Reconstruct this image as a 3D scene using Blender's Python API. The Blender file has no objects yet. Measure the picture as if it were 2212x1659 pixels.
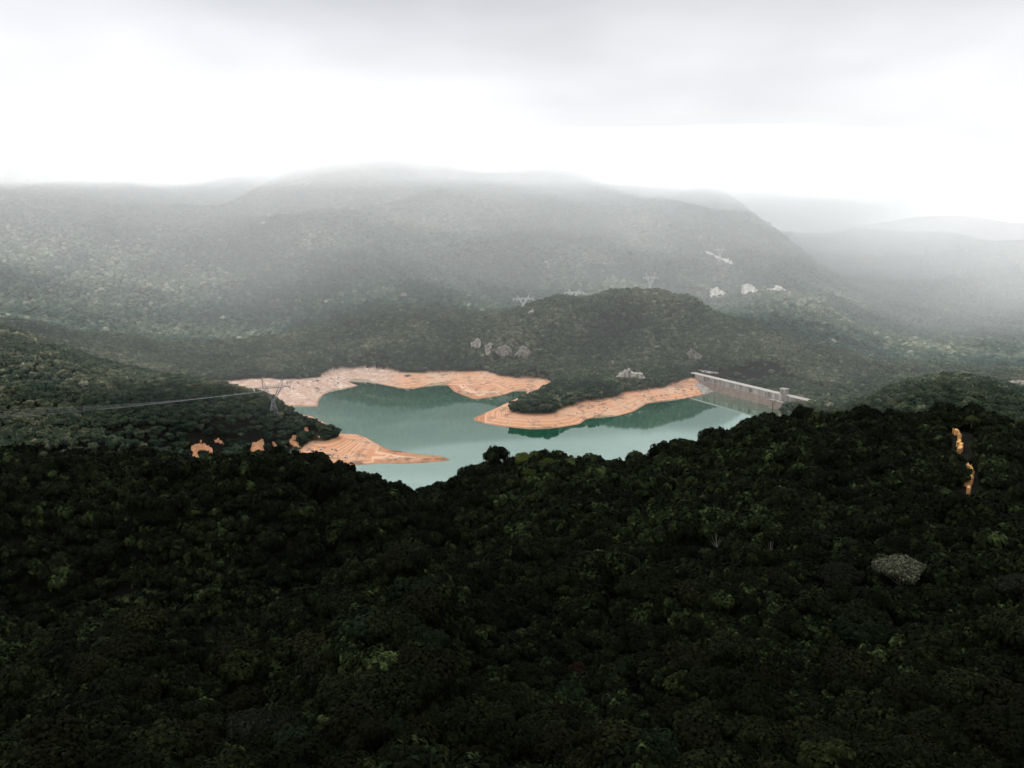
import bpy, math, random
import numpy as np

SC = bpy.context.scene
COL = SC.collection
R = math.radians
rng = np.random.default_rng(7)
random.seed(7)

# ------------------------------------------------------------------ camera
CAM_H = 214.0
PITCH = 10.1                       # degrees below the horizon
F, CX, CY = 1736.0, 1106.0, 829.5  # focal length and centre on a 2212 x 1659 picture
cam_d = bpy.data.cameras.new('camera')
cam_d.sensor_width = 36.0
cam_d.lens = F / 2212.0 * 36.0
cam_d.clip_start = 1.0
cam_d.clip_end = 40000.0
cam = bpy.data.objects.new('camera', cam_d)
COL.objects.link(cam)
cam.location = (0, 0, CAM_H)
cam.rotation_euler = (R(90 - PITCH), 0, 0)
SC.camera = cam

# ------------------------------------------------------------------ render settings, exposure
SC.view_settings.view_transform = 'Standard'
SC.view_settings.look = 'None'
SC.view_settings.exposure = 0.0
SC.view_settings.gamma = 1.0
SC.cycles.max_bounces = 12
SC.cycles.diffuse_bounces = 3
SC.cycles.glossy_bounces = 3
SC.cycles.transmission_bounces = 2
SC.cycles.volume_bounces = 8
SC.cycles.sample_clamp_indirect = 8.0

# ------------------------------------------------------------------ sky
SUN_EL, SUN_ROT = 52.0, 305.0
world = bpy.data.worlds.new('World')
SC.world = world
world.use_nodes = True
nt = world.node_tree
nt.nodes.clear()


def N(tree, kind, **kw):
    n = tree.nodes.new(kind)
    for k, v in kw.items():
        if k == 'inp':
            for i, val in v.items():
                n.inputs[i].default_value = val
        else:
            setattr(n, k, v)
    return n


def math_node(tree, op, a, b=None, c=None, clamp=False):
    n = N(tree, 'ShaderNodeMath', operation=op, use_clamp=clamp)
    for i, v in enumerate((a, b, c)):
        if v is None:
            continue
        if isinstance(v, (int, float)):
            n.inputs[i].default_value = v
        else:
            tree.links.new(v, n.inputs[i])
    return n.outputs[0]


def ramp(tree, fac, stops, interp='LINEAR'):
    n = N(tree, 'ShaderNodeValToRGB')
    cr = n.color_ramp
    cr.interpolation = interp
    while len(cr.elements) < len(stops):
        cr.elements.new(0.5)
    for e, (p, c) in zip(cr.elements, stops):
        e.position = p
        e.color = (*c, 1) if len(c) == 3 else c
    if fac is not None:
        tree.links.new(fac, n.inputs[0])
    return n.outputs[0]


# clear-sky component above the clouds
sky = N(nt, 'ShaderNodeTexSky', sky_type='NISHITA', sun_disc=False)
sky.sun_elevation = R(SUN_EL)
sky.sun_rotation = R(SUN_ROT)
sky.altitude = 200
sky.dust_density = 0.2
bg_sky = N(nt, 'ShaderNodeBackground')
bg_sky.inputs[1].default_value = 0.05
pale = N(nt, 'ShaderNodeHueSaturation', inp={'Saturation': 0.35})
nt.links.new(sky.outputs[0], pale.inputs['Color'])
nt.links.new(pale.outputs[0], bg_sky.inputs[0])
# overcast cloud deck: luminance by elevation, broken by soft noise
tc = N(nt, 'ShaderNodeTexCoord')
sep = N(nt, 'ShaderNodeSeparateXYZ')
nt.links.new(tc.outputs['Generated'], sep.inputs[0])
mp = N(nt, 'ShaderNodeMapping')
mp.inputs['Scale'].default_value = (1.6, 1.6, 5.0)
mp.inputs['Location'].default_value = (0.3, 0.0, 0.15)
nt.links.new(tc.outputs['Generated'], mp.inputs[0])
nz = N(nt, 'ShaderNodeTexNoise', inp={'Scale': 1.7, 'Detail': 3.0, 'Roughness': 0.45})
nt.links.new(mp.outputs[0], nz.inputs['Vector'])
lum = ramp(nt, sep.outputs[2], [(0.0, (0.68,) * 3), (0.10, (0.70,) * 3), (0.19, (0.66,) * 3), (0.28, (0.48, 0.48, 0.48)), (0.335, (2.2,) * 3),
                                (0.45, (1.8,) * 3), (0.7, (2.2,) * 3), (1.0, (3.1,) * 3)], 'EASE')
var = math_node(nt, 'MULTIPLY_ADD', nz.outputs[0], 1.1, 0.45)
mul = N(nt, 'ShaderNodeMix', data_type='RGBA', blend_type='MULTIPLY')
mul.inputs[0].default_value = 1.0
nt.links.new(lum, mul.inputs[6])
nt.links.new(var, mul.inputs[7])
tint = N(nt, 'ShaderNodeMix', data_type='RGBA', blend_type='MULTIPLY')
tint.inputs[0].default_value = 1.0
tint.inputs[7].default_value = (1.0, 0.975, 0.97, 1)
nt.links.new(mul.outputs[2], tint.inputs[6])
bg_cl = N(nt, 'ShaderNodeBackground')
bg_cl.inputs[1].default_value = 1.0
nt.links.new(tint.outputs[2], bg_cl.inputs[0])
add = N(nt, 'ShaderNodeAddShader')
nt.links.new(bg_sky.outputs[0], add.inputs[0])
nt.links.new(bg_cl.outputs[0], add.inputs[1])
out = N(nt, 'ShaderNodeOutputWorld')
nt.links.new(add.outputs[0], out.inputs[0])

sun_d = bpy.data.lights.new('sun', 'SUN')
sun_d.energy = 1.5
sun_d.angle = R(20)
sun_d.color = (1.0, 0.96, 0.9)
sun = bpy.data.objects.new('sun', sun_d)
COL.objects.link(sun)
az = R(SUN_ROT)
sun.rotation_euler = (R(90 - SUN_EL), 0, math.pi - az)

# ------------------------------------------------------------------ air: haze box, mist and hill cloud (see build at the end)
HAZE_DENSITY = 3.0e-6
THIN_DENSITY = 1.35e-4
MIST_DENSITY = 2.6e-4
BACK_DENSITY = 2.9e-4
CLOUD_DENSITY = 4.5e-4
CORE_DENSITY = 2.2e-3


# ------------------------------------------------------------------ helpers
def tag(o, label=None, cat=None, group=None, kind=None):
    for k, v in (('label', label), ('category', cat), ('group', group), ('kind', kind)):
        if v:
            o[k] = v
    return o


def ray_dir(u, v):
    a = R(PITCH)
    x, y, z = (np.asarray(u, float) - CX) / F, (CY - np.asarray(v, float)) / F, -1.0
    return np.stack([x + 0 * y, math.cos(a) * 1.0 + math.sin(a) * y + 0 * x, math.cos(a) * y - math.sin(a) + 0 * x], -1)


def at_z(u, v, z=0.0):
    d = ray_dir(u, v)
    t = (z - CAM_H) / d[..., 2]
    return np.array([0, 0, CAM_H]) + d * t[..., None] if np.ndim(t) else np.array([0, 0, CAM_H]) + d * t


def at_d(u, v, dist):
    d = ray_dir(u, v)
    return np.array([0, 0, CAM_H]) + d * (dist / d[1])


def hash2(ix, iy, seed):
    h = (ix.astype(np.int64) * 374761393 + iy.astype(np.int64) * 668265263 + seed * 982451653) & 0x7fffffff
    h = ((h ^ (h >> 13)) * 1274126177) & 0x7fffffff
    h = h ^ (h >> 16)
    return (h & 0xffff) / 65535.0


def vnoise(x, y, seed=0):
    ix, iy = np.floor(x), np.floor(y)
    fx, fy = x - ix, y - iy
    fx, fy = fx * fx * fx * (fx * (fx * 6 - 15) + 10), fy * fy * fy * (fy * (fy * 6 - 15) + 10)
    a, b = hash2(ix, iy, seed), hash2(ix + 1, iy, seed)
    c, d = hash2(ix, iy + 1, seed), hash2(ix + 1, iy + 1, seed)
    return (a + (b - a) * fx) * (1 - fy) + (c + (d - c) * fx) * fy


def fbm(x, y, octaves=4, seed=0, ridged=False):
    t, amp, tot = 0.0, 1.0, 0.0
    for o in range(octaves):
        n = vnoise(x, y, seed + o * 17)
        n = 1 - abs(2 * n - 1) if ridged else n
        t = t + amp * n
        tot += amp
        amp *= 0.5
        x, y = (x * 0.8 - y * 0.6) * 2.03 + 11.3, (x * 0.6 + y * 0.8) * 2.03 + 5.7
    return t / tot


def mesh_obj(name, verts, faces=None, mat=None, parent=None, loops=None, sizes=None, smooth=False, attrs=None):
    """faces: an (n,k) array or a list of lists; attrs: name -> per-vertex floats."""
    me = bpy.data.meshes.new(name)
    verts = np.asarray(verts, np.float32)
    if faces is not None and not isinstance(faces, np.ndarray):
        sizes = np.array([len(f) for f in faces], np.int32)
        loops = np.array([i for f in faces for i in f], np.int32)
    elif faces is not None:
        sizes = np.full(len(faces), faces.shape[1], np.int32)
        loops = faces.astype(np.int32).ravel()
    me.vertices.add(len(verts))
    me.vertices.foreach_set('co', verts.ravel())
    me.loops.add(len(loops))
    me.loops.foreach_set('vertex_index', loops)
    me.polygons.add(len(sizes))
    me.polygons.foreach_set('loop_start', (np.cumsum(sizes) - sizes).astype(np.int32))
    if smooth:
        me.polygons.foreach_set('use_smooth', np.ones(len(sizes), bool))
    else:
        me.polygons.foreach_set('use_smooth', np.zeros(len(sizes), bool))
    for k, v in (attrs or {}).items():
        a = me.attributes.new(k, 'FLOAT', 'POINT')
        a.data.foreach_set('value', np.asarray(v, np.float32))
    me.update(calc_edges=True)
    if mat:
        me.materials.append(mat)
    o = bpy.data.objects.new(name, me)
    COL.objects.link(o)
    if parent:
        o.parent = parent
    return o


def empty(name, loc, rz=0.0):
    o = bpy.data.objects.new(name, None)
    o.empty_display_size = 0.5
    o.location = loc
    o.rotation_euler = (0, 0, rz)
    COL.objects.link(o)
    return o


class MB:
    """Collects boxes, bars and prisms of ONE part."""

    def __init__(self):
        self.v, self.f = [], []

    def add(self, v, f):
        n = len(self.v)
        self.v += [tuple(p) for p in v]
        self.f += [[i + n for i in q] for q in f]

    def box(self, c, s, rz=0.0):
        cx, cy, cz = c
        hx, hy, hz = s[0] / 2, s[1] / 2, s[2] / 2
        ca, sa = math.cos(rz), math.sin(rz)
        p = []
        for dz in (-hz, hz):
            for dx, dy in ((-hx, -hy), (hx, -hy), (hx, hy), (-hx, hy)):
                p.append((cx + dx * ca - dy * sa, cy + dx * sa + dy * ca, cz + dz))
        self.add(p, [[3, 2, 1, 0], [4, 5, 6, 7], [0, 1, 5, 4], [1, 2, 6, 5], [2, 3, 7, 6], [3, 0, 4, 7]])

    def bar(self, a, b, r, n=4):
        a, b = np.array(a, float), np.array(b, float)
        d = b - a
        L = np.linalg.norm(d)
        if L < 1e-6:
            return
        d /= L
        s = np.cross(d, (0, 0, 1) if abs(d[2]) < 0.9 else (1, 0, 0))
        s /= np.linalg.norm(s)
        t = np.cross(d, s)
        r0, r1 = r if isinstance(r, tuple) else (r, r)
        p = [a + r0 * (math.cos(2 * math.pi * k / n) * s + math.sin(2 * math.pi * k / n) * t) for k in range(n)]
        p += [b + r1 * (math.cos(2 * math.pi * k / n) * s + math.sin(2 * math.pi * k / n) * t) for k in range(n)]
        self.add(p, [[k, (k + 1) % n, n + (k + 1) % n, n + k] for k in range(n)] + [list(range(n))[::-1], list(range(n, 2 * n))])

    def prism(self, poly, z0, z1):
        n = len(poly)
        self.add([(x, y, z0) for x, y in poly] + [(x, y, z1) for x, y in poly],
                 [[k, (k + 1) % n, n + (k + 1) % n, n + k] for k in range(n)] + [list(range(n))[::-1], list(range(n, 2 * n))])

    def build(self, name, mat, parent=None):
        return mesh_obj(name, self.v, self.f, mat, parent)


def mat_base(name, rough=0.8, spec=0.2):
    m = bpy.data.materials.new(name)
    m.use_nodes = True
    t = m.node_tree
    b = t.nodes['Principled BSDF']
    b.inputs['Roughness'].default_value = rough
    b.inputs['Specular IOR Level'].default_value = spec
    return m, t, b


def noise_at(t, scale, detail=4.0, rough=0.55, mapping=None):
    g = N(t, 'ShaderNodeNewGeometry')
    v = g.outputs['Position']
    if mapping:
        m = N(t, 'ShaderNodeMapping')
        m.inputs['Scale'].default_value = mapping
        t.links.new(v, m.inputs[0])
        v = m.outputs[0]
    n = N(t, 'ShaderNodeTexNoise', inp={'Scale': scale, 'Detail': detail, 'Roughness': rough})
    t.links.new(v, n.inputs['Vector'])
    return n.outputs[0]


def mix_col(t, fac, a, b, blend='MIX'):
    n = N(t, 'ShaderNodeMix', data_type='RGBA', blend_type=blend)
    for i, v in ((0, fac), (6, a), (7, b)):
        if isinstance(v, (int, float)):
            n.inputs[i].default_value = v
        elif isinstance(v, tuple):
            n.inputs[i].default_value = (*v, 1)
        else:
            t.links.new(v, n.inputs[i])
    return n.outputs[2]


# ------------------------------------------------------------------ materials
def foliage_mat(name, stops, spec=0.02, noise_scale=0.02):
    m, t, b = mat_base(name, 0.95, spec)
    a = N(t, 'ShaderNodeAttribute', attribute_name='tint')
    n = noise_at(t, noise_scale, 3.0)
    f = math_node(t, 'MULTIPLY_ADD', n, 0.5, -0.25)
    f = math_node(t, 'ADD', a.outputs['Fac'], f, clamp=True)
    t.links.new(ramp(t, f, stops), b.inputs['Base Color'])
    return m


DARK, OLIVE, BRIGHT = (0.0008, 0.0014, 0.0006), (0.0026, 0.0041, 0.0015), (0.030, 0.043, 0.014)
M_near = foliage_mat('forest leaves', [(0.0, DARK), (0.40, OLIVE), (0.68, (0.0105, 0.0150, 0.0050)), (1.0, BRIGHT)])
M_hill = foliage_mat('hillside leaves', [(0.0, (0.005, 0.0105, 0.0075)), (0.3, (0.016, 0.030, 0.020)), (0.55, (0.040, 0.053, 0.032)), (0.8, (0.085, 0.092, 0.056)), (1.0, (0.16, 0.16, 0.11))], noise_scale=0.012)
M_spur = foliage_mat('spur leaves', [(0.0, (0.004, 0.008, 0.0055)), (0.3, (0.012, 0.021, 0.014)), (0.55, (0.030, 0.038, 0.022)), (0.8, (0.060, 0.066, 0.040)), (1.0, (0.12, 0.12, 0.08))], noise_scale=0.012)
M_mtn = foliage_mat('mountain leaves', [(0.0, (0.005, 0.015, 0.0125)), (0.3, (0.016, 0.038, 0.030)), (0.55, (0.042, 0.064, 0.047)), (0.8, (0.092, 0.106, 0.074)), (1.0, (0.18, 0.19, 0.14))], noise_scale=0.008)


def plain_leaf(name, lo, hi):
    m, t, b = mat_base(name, 0.95, 0.02)
    g = N(t, 'ShaderNodeNewGeometry')
    oi = N(t, 'ShaderNodeObjectInfo')
    f = math_node(t, 'MULTIPLY_ADD', g.outputs['Random Per Island'], 0.55, math_node(t, 'MULTIPLY', oi.outputs['Random'], 0.45))
    mid_ = tuple(l_ * .75 + h_ * .25 for l_, h_ in zip(lo, hi))
    t.links.new(ramp(t, f, [(0.0, lo), (0.6, mid_), (1.0, hi)]), b.inputs['Base Color'])
    return m


M_leaf = {
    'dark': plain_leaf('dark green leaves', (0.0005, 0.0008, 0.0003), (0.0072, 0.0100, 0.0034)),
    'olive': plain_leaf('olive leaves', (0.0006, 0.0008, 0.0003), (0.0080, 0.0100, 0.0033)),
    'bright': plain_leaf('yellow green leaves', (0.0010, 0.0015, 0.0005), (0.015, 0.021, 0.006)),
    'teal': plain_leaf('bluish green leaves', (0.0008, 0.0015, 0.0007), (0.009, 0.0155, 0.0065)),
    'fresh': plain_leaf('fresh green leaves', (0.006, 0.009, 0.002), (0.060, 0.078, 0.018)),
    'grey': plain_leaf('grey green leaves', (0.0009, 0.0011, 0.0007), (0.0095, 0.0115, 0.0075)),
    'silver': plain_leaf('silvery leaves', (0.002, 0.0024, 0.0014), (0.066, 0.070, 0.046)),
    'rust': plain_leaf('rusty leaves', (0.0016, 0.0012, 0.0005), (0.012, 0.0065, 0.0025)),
}


def bark_mat(name, lo, hi):
    m, t, b = mat_base(name, 0.9, 0.1)
    t.links.new(ramp(t, noise_at(t, 3.0, mapping=(1, 1, 0.2)), [(0.3, lo), (0.7, hi)]), b.inputs['Base Color'])
    return m


M_bark = bark_mat('bark', (0.03, 0.026, 0.02), (0.09, 0.08, 0.065))
M_dead = bark_mat('bleached wood', (0.09, 0.082, 0.074), (0.20, 0.19, 0.175))

# ground under the trees
M_ground, t, b = mat_base('forest floor', 0.95, 0.05)
t.links.new(ramp(t, noise_at(t, 0.09, 6.0), [(0.3, (0.0012, 0.0015, 0.0009)), (0.55, (0.003, 0.0032, 0.002)), (0.8, (0.007, 0.0065, 0.004))]), b.inputs['Base Color'])

# bare shore: orange clay with level strata, paler crust, gravelly sand flat
M_shore, t, b = mat_base('bare clay', 0.95, 0.05)
geo = N(t, 'ShaderNodeNewGeometry')
sp = N(t, 'ShaderNodeSeparateXYZ')
t.links.new(geo.outputs['Position'], sp.inputs[0])
wob = noise_at(t, 0.03, 3.0)
zz = math_node(t, 'MULTIPLY_ADD', wob, 0.6, sp.outputs[2])
n1 = N(t, 'ShaderNodeTexNoise', noise_dimensions='1D', inp={'Scale': 1.3, 'Detail': 3.0, 'Roughness': 0.75})
t.links.new(zz, n1.inputs['W'])
strata = ramp(t, n1.outputs[0], [(0.34, (0.25, 0.118, 0.062)), (0.48, (0.31, 0.160, 0.092)), (0.55, (0.33, 0.180, 0.108)), (0.60, (0.45, 0.345, 0.26)), (0.64, (0.32, 0.168, 0.098))])
patch = noise_at(t, 0.02, 5.0, 0.6)
c1 = mix_col(t, ramp(t, patch, [(0.50, (0,) * 3), (0.66, (1,) * 3)]), strata, (0.33, 0.225, 0.155))
rockn = noise_at(t, 0.055, 6.0, 0.7)
fine = noise_at(t, 0.45, 5.0, 0.75)
rk = math_node(t, 'MULTIPLY', ramp(t, rockn, [(0.53, (0,) * 3), (0.60, (1,) * 3)]), ramp(t, fine, [(0.40, (0,) * 3), (0.52, (1,) * 3)]))
gul = noise_at(t, 0.05, 2.0, 0.5, mapping=(1.6, 0.5, 0.05))
crack = math_node(t, 'MULTIPLY', ramp(t, gul, [(0.485, (0,) * 3), (0.497, (0.5,) * 3), (0.503, (0.5,) * 3), (0.515, (0,) * 3)]), ramp(t, patch, [(0.46, (0,) * 3), (0.56, (1,) * 3)]))
c1 = mix_col(t, crack, c1, (0.16, 0.075, 0.04))
c2 = mix_col(t, rk, c1, (0.12, 0.085, 0.065))
sandf = N(t, 'ShaderNodeAttribute', attribute_name='sand')
coarse = noise_at(t, 0.11, 5.0, 0.75, mapping=(1, 0.8, 1))
sandc = ramp(t, math_node(t, 'MULTIPLY_ADD', coarse, 0.6, math_node(t, 'MULTIPLY', fine, 0.4)), [(0.36, (0.11, 0.075, 0.057)), (0.45, (0.24, 0.165, 0.127)), (0.55, (0.30, 0.222, 0.175)), (0.62, (0.48, 0.43, 0.37))])
c3 = mix_col(t, sandf.outputs['Fac'], c2, sandc)
wet = math_node(t, 'MULTIPLY_ADD', sp.outputs[2], 1.0, -0.1, clamp=True)
c4 = mix_col(t, wet, mix_col(t, 1.0, c3, (0.62, 0.50, 0.42), 'MULTIPLY'), c3)
veg = N(t, 'ShaderNodeAttribute', attribute_name='veg')
c5 = mix_col(t, veg.outputs['Fac'], c4, (0.012, 0.013, 0.008))
t.links.new(c5, b.inputs['Base Color'])
bump = N(t, 'ShaderNodeBump', inp={'Strength': 0.9, 'Distance': 1.2})
t.links.new(math_node(t, 'MULTIPLY_ADD', n1.outputs[0], 0.5, fine), bump.inputs['Height'])
t.links.new(bump.outputs[0], b.inputs['Normal'])

# water: green body under a mirror that strengthens at a glance
M_water = bpy.data.materials.new('reservoir water')
M_water.use_nodes = True
t = M_water.node_tree
t.nodes.clear()
body = N(t, 'ShaderNodeBsdfDiffuse')
t.links.new(ramp(t, noise_at(t, 0.006, 3.0), [(0.3, (0.002, 0.040, 0.022)), (0.7, (0.005, 0.052, 0.030))]), body.inputs['Color'])
gl = N(t, 'ShaderNodeBsdfGlossy', inp={'Roughness': 0.018, 'Color': (0.86, 0.96, 0.93, 1)})
bump = N(t, 'ShaderNodeBump', inp={'Strength': 0.025, 'Distance': 0.4})
t.links.new(noise_at(t, 0.30, 4.0, 0.6), bump.inputs['Height'])
t.links.new(bump.outputs[0], gl.inputs['Normal'])
fr = N(t, 'ShaderNodeFresnel', inp={'IOR': 1.33})
mx = N(t, 'ShaderNodeMixShader')
t.links.new(math_node(t, 'MULTIPLY', fr.outputs[0], 2.15, clamp=True), mx.inputs[0])
t.links.new(body.outputs[0], mx.inputs[1])
t.links.new(gl.outputs[0], mx.inputs[2])
wo = N(t, 'ShaderNodeOutputMaterial')
t.links.new(mx.outputs[0], wo.inputs['Surface'])


def speckled(name, stops, scale=0.6, bump_s=0.6, streak=False):
    m, t, b = mat_base(name, 0.9, 0.1)
    n = noise_at(t, scale, 6.0, 0.7, mapping=(1, 1, 0.12) if streak else None)
    t.links.new(ramp(t, n, stops), b.inputs['Base Color'])
    if bump_s:
        bm_ = N(t, 'ShaderNodeBump', inp={'Strength': bump_s, 'Distance': 0.8})
        t.links.new(n, bm_.inputs['Height'])
        t.links.new(bm_.outputs[0], b.inputs['Normal'])
    return m


M_rock = speckled('pale granite', [(0.36, (0.05, 0.045, 0.04)), (0.46, (0.13, 0.12, 0.105)), (0.57, (0.23, 0.215, 0.19)), (0.68, (0.38, 0.36, 0.325))], 0.22, 0.6, True)
M_greyrock = speckled('grey granite', [(0.36, (0.03, 0.028, 0.024)), (0.5, (0.09, 0.082, 0.072)), (0.66, (0.19, 0.175, 0.155))], 0.22, 0.6, True)
M_cut = speckled('fresh cut granite', [(0.33, (0.14, 0.13, 0.115)), (0.45, (0.38, 0.365, 0.335)), (0.62, (0.60, 0.58, 0.54))], 0.22, 0.4, True)
M_clay = speckled('orange clay', [(0.28, (0.12, 0.06, 0.035)), (0.42, (0.22, 0.11, 0.058)), (0.6, (0.31, 0.165, 0.09)), (0.75, (0.40, 0.26, 0.17))], 0.4)
M_track = speckled('ochre track', [(0.28, (0.20, 0.10, 0.03)), (0.45, (0.36, 0.20, 0.07)), (0.7, (0.48, 0.29, 0.12))], 0.5)
M_conc = speckled('weathered concrete', [(0.36, (0.045, 0.04, 0.036)), (0.47, (0.14, 0.128, 0.117)), (0.58, (0.22, 0.202, 0.187)), (0.75, (0.31, 0.29, 0.27))], 0.22, 0.2, True)
M_conc_low = speckled('stained concrete', [(0.3, (0.10, 0.075, 0.062)), (0.5, (0.15, 0.115, 0.097)), (0.7, (0.20, 0.158, 0.132))], 0.2, 0.2)
M_coping = speckled('pale coping', [(0.3, (0.36, 0.335, 0.31)), (0.7, (0.50, 0.48, 0.455))], 0.5, 0.1)
M_darkhole = speckled('dark opening', [(0.3, (0.012, 0.011, 0.01)), (0.7, (0.03, 0.028, 0.025))], 0.5, 0)
M_steel = speckled('galvanised steel', [(0.3, (0.10, 0.105, 0.11)), (0.7, (0.17, 0.175, 0.18))], 0.5, 0)
M_pale = speckled('pale far steel', [(0.3, (0.30, 0.31, 0.32)), (0.7, (0.42, 0.43, 0.44))], 0.5, 0)
M_white = speckled('white porcelain', [(0.3, (0.70, 0.70, 0.68)), (0.7, (0.8, 0.8, 0.8))], 0.5, 0)

# ------------------------------------------------------------------ terrain: control points
TREELINE = 12.0
can, gnd = [], []          # (u, v, distance): seen canopy tops / seen ground
can += [(0, 1659, 168), (550, 1659, 168), (1106, 1659, 162), (1660, 1659, 156), (2212, 1659, 150),
        (0, 1480, 228), (550, 1480, 230), (1106, 1450, 225), (1660, 1450, 205), (2212, 1450, 190),
        (0, 1348, 266), (300, 1324, 270), (600, 1302, 278), (760, 1264, 298), (900, 1208, 332), (0, 1328, 345), (300, 1306, 350), (600, 1284, 352), (760, 1243, 372), (900, 1188, 400), (940, 1120, 440), (950, 1066, 500),
        (1106, 1300, 280), (1106, 1180, 350), (1106, 1080, 430), (1100, 1010, 480),
        (1000, 1024, 490), (1060, 993, 490), (1150, 985, 490), (1240, 1002, 500), (1300, 1011, 500), (1370, 1001, 510),
        (1450, 976, 515), (1560, 937, 525), (1650, 910, 530), (1750, 899, 525), (1870, 895, 510), (2000, 899, 490),
        (2060, 898, 475), (2130, 917, 455), (2212, 957, 430), (2400, 985, 420),
        (1400, 1200, 300), (1660, 1200, 290), (1940, 1250, 245), (2150, 1200, 260), (2092, 1035, 365), (2070, 955, 430),
        (1700, 1000, 420), (1400, 1080, 400), (2212, 1080, 330), (1660, 1320, 240), (2212, 1300, 220), (1900, 1080, 350),
        (0, 1150, 370), (300, 1150, 375), (600, 1140, 380), (800, 1120, 400),
        (-250, 976, 440), (0, 981, 440), (200, 983, 445), (400, 986, 450), (560, 985, 455), (700, 1002, 455), (800, 1041, 460), (880, 1058, 475)]
# spur
can += [(-250, 640, 1020), (0, 715, 980), (120, 752, 960), (250, 788, 940), (400, 812, 915), (500, 830, 890), (560, 850, 870), (620, 878, 850),
        (680, 905, 830), (738, 937, 812), (150, 850, 820), (300, 900, 765), (100, 940, 700), (0, 960, 680), (450, 930, 750), (600, 930, 780),
        (-250, 930, 700), (660, 955, 785)]
gnd += [(590, 897, 830), (430, 992, 705), (560, 975, 742), (480, 962, 735), (660, 975, 760)]
# mountain
can += [(0, 640, 1500), (200, 700, 1400), (400, 770, 1280), (620, 780, 1270), (750, 772, 1290), (900, 780, 1265), (850, 700, 1400),
        (1000, 700, 1420), (560, 610, 1800), (700, 650, 1600), (300, 560, 1800), (0, 500, 1800), (0, 375, 2100), (300, 378, 2200),
        (600, 420, 2200), (800, 335, 2500), (900, 480, 2100), (1100, 560, 1900), (1100, 395, 2400), (1300, 450, 2300), (1300, 560, 1950),
        (1560, 423, 2350), (1450, 415, 2400), (1620, 465, 2330), (1690, 508, 2300), (1500, 540, 2050), (1600, 600, 1950), (-300, 450, 1900)]
# right-hand ridges
can += [(1640, 625, 1800), (1540, 640, 1760), (1780, 660, 1750), (1900, 720, 1650), (2050, 780, 1420), (2000, 640, 2250), (2212, 600, 2600),
        (2212, 720, 1800), (2212, 660, 2200), (1800, 580, 2400), (1690, 512, 2600), (1750, 504, 2900), (1850, 499, 2950), (1980, 508, 2900),
        (2080, 518, 2850), (2110, 528, 2850), (2212, 518, 2950), (2450, 500, 3000),
        (1700, 498, 4300), (1800, 487, 4400), (1850, 492, 4400), (1950, 472, 4500), (2100, 466, 4500), (2212, 482, 4500), (2450, 470, 4600)]
# wooded hill above the peninsula, and the knoll by the dam
can += [(1000, 735, 1350), (1100, 682, 1420), (1200, 643, 1450), (1320, 624, 1460), (1420, 627, 1480), (1500, 646, 1470), (1600, 690, 1440),
        (1700, 722, 1420), (1800, 752, 1390), (1900, 785, 1310), (1990, 797, 1280), (1060, 770, 1290), (1150, 780, 1230), (1300, 740, 1320),
        (1450, 760, 1270), (1500, 700, 1380), (1600, 770, 1240), (1700, 790, 1230), (1330, 808, 1180), (1200, 828, 1080), (1130, 860, 985),
        (1250, 846, 1020), (1400, 825, 1100), (1500, 806, 1185),
        (1800, 880, 900), (1900, 846, 870), (2000, 811, 860), (2080, 804, 860), (2150, 821, 865), (2212, 841, 870), (2000, 872, 770),
        (1850, 890, 800), (2150, 890, 720), (2350, 870, 860), (2212, 800, 1200)]
gnd += [(2195, 838, 1050)]
# sand flat behind the inlet
gnd += [(470, 822, 1180), (540, 824, 1165), (612, 800, 1235), (640, 792, 1262), (700, 795, 1248), (650, 840, 1120), (600, 850, 1100)]
hid = [(195, 1585, 92), (215, 1680, 98), (105, 1590, 86), (300, 1580, 84), (10, 1560, 74), (390, 1560, 62), (110, 1690, 100), (310, 1680, 92),
       (-192, 304, 36), (-143, 309, 36), (-91, 314, 36), (-66, 334, 36), (-44, 366, 36), (-38, 410, 36),
       (114, 1060, 18), (150, 1100, 19), (178, 1092, 18), (60, 1010, 17), (25, 985, 16), (205, 1132, 19), (130, 1130, 20), (60, 1070, 16),
       (0, 30, 135), (-110, 55, 128), (110, 55, 132), (-330, 560, 35), (-200, 570, 30), (-80, 580, 14), (0, 590, 14), (90, 610, 28),
       (180, 640, 34), (260, 690, 36), (330, 730, 40), (420, 640, 58), (310, 820, 14), (362, 900, 22),
       (-420, 1050, 22), (-560, 1080, 45), (-300, 990, 12),
       (-300, 3200, 500), (-1300, 2800, 440), (400, 3000, 480), (950, 2700, 215), (1300, 2450, 90),
       (1250, 3550, 170), (2100, 3550, 170), (500, 3700, 330), (-1500, 5000, 500), (0, 5500, 420), (1500, 6200, 200), (3500, 5500, 200),
       (420, 1120, 2), (500, 1230, 0), (640, 1330, 0), (455, 1040, 6), (530, 1000, 25), (660, 1000, 28), (820, 1150, 15)]
pts = []
for u, v, d in can:
    p = at_d(u, v, d)
    pts.append((p[0], p[1], p[2] - (10.5 if d < 560 else 7.0)))
for u, v, d in gnd:
    pts.append(tuple(at_d(u, v, d)))
pts += hid
pts = np.array(pts, float)

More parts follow.
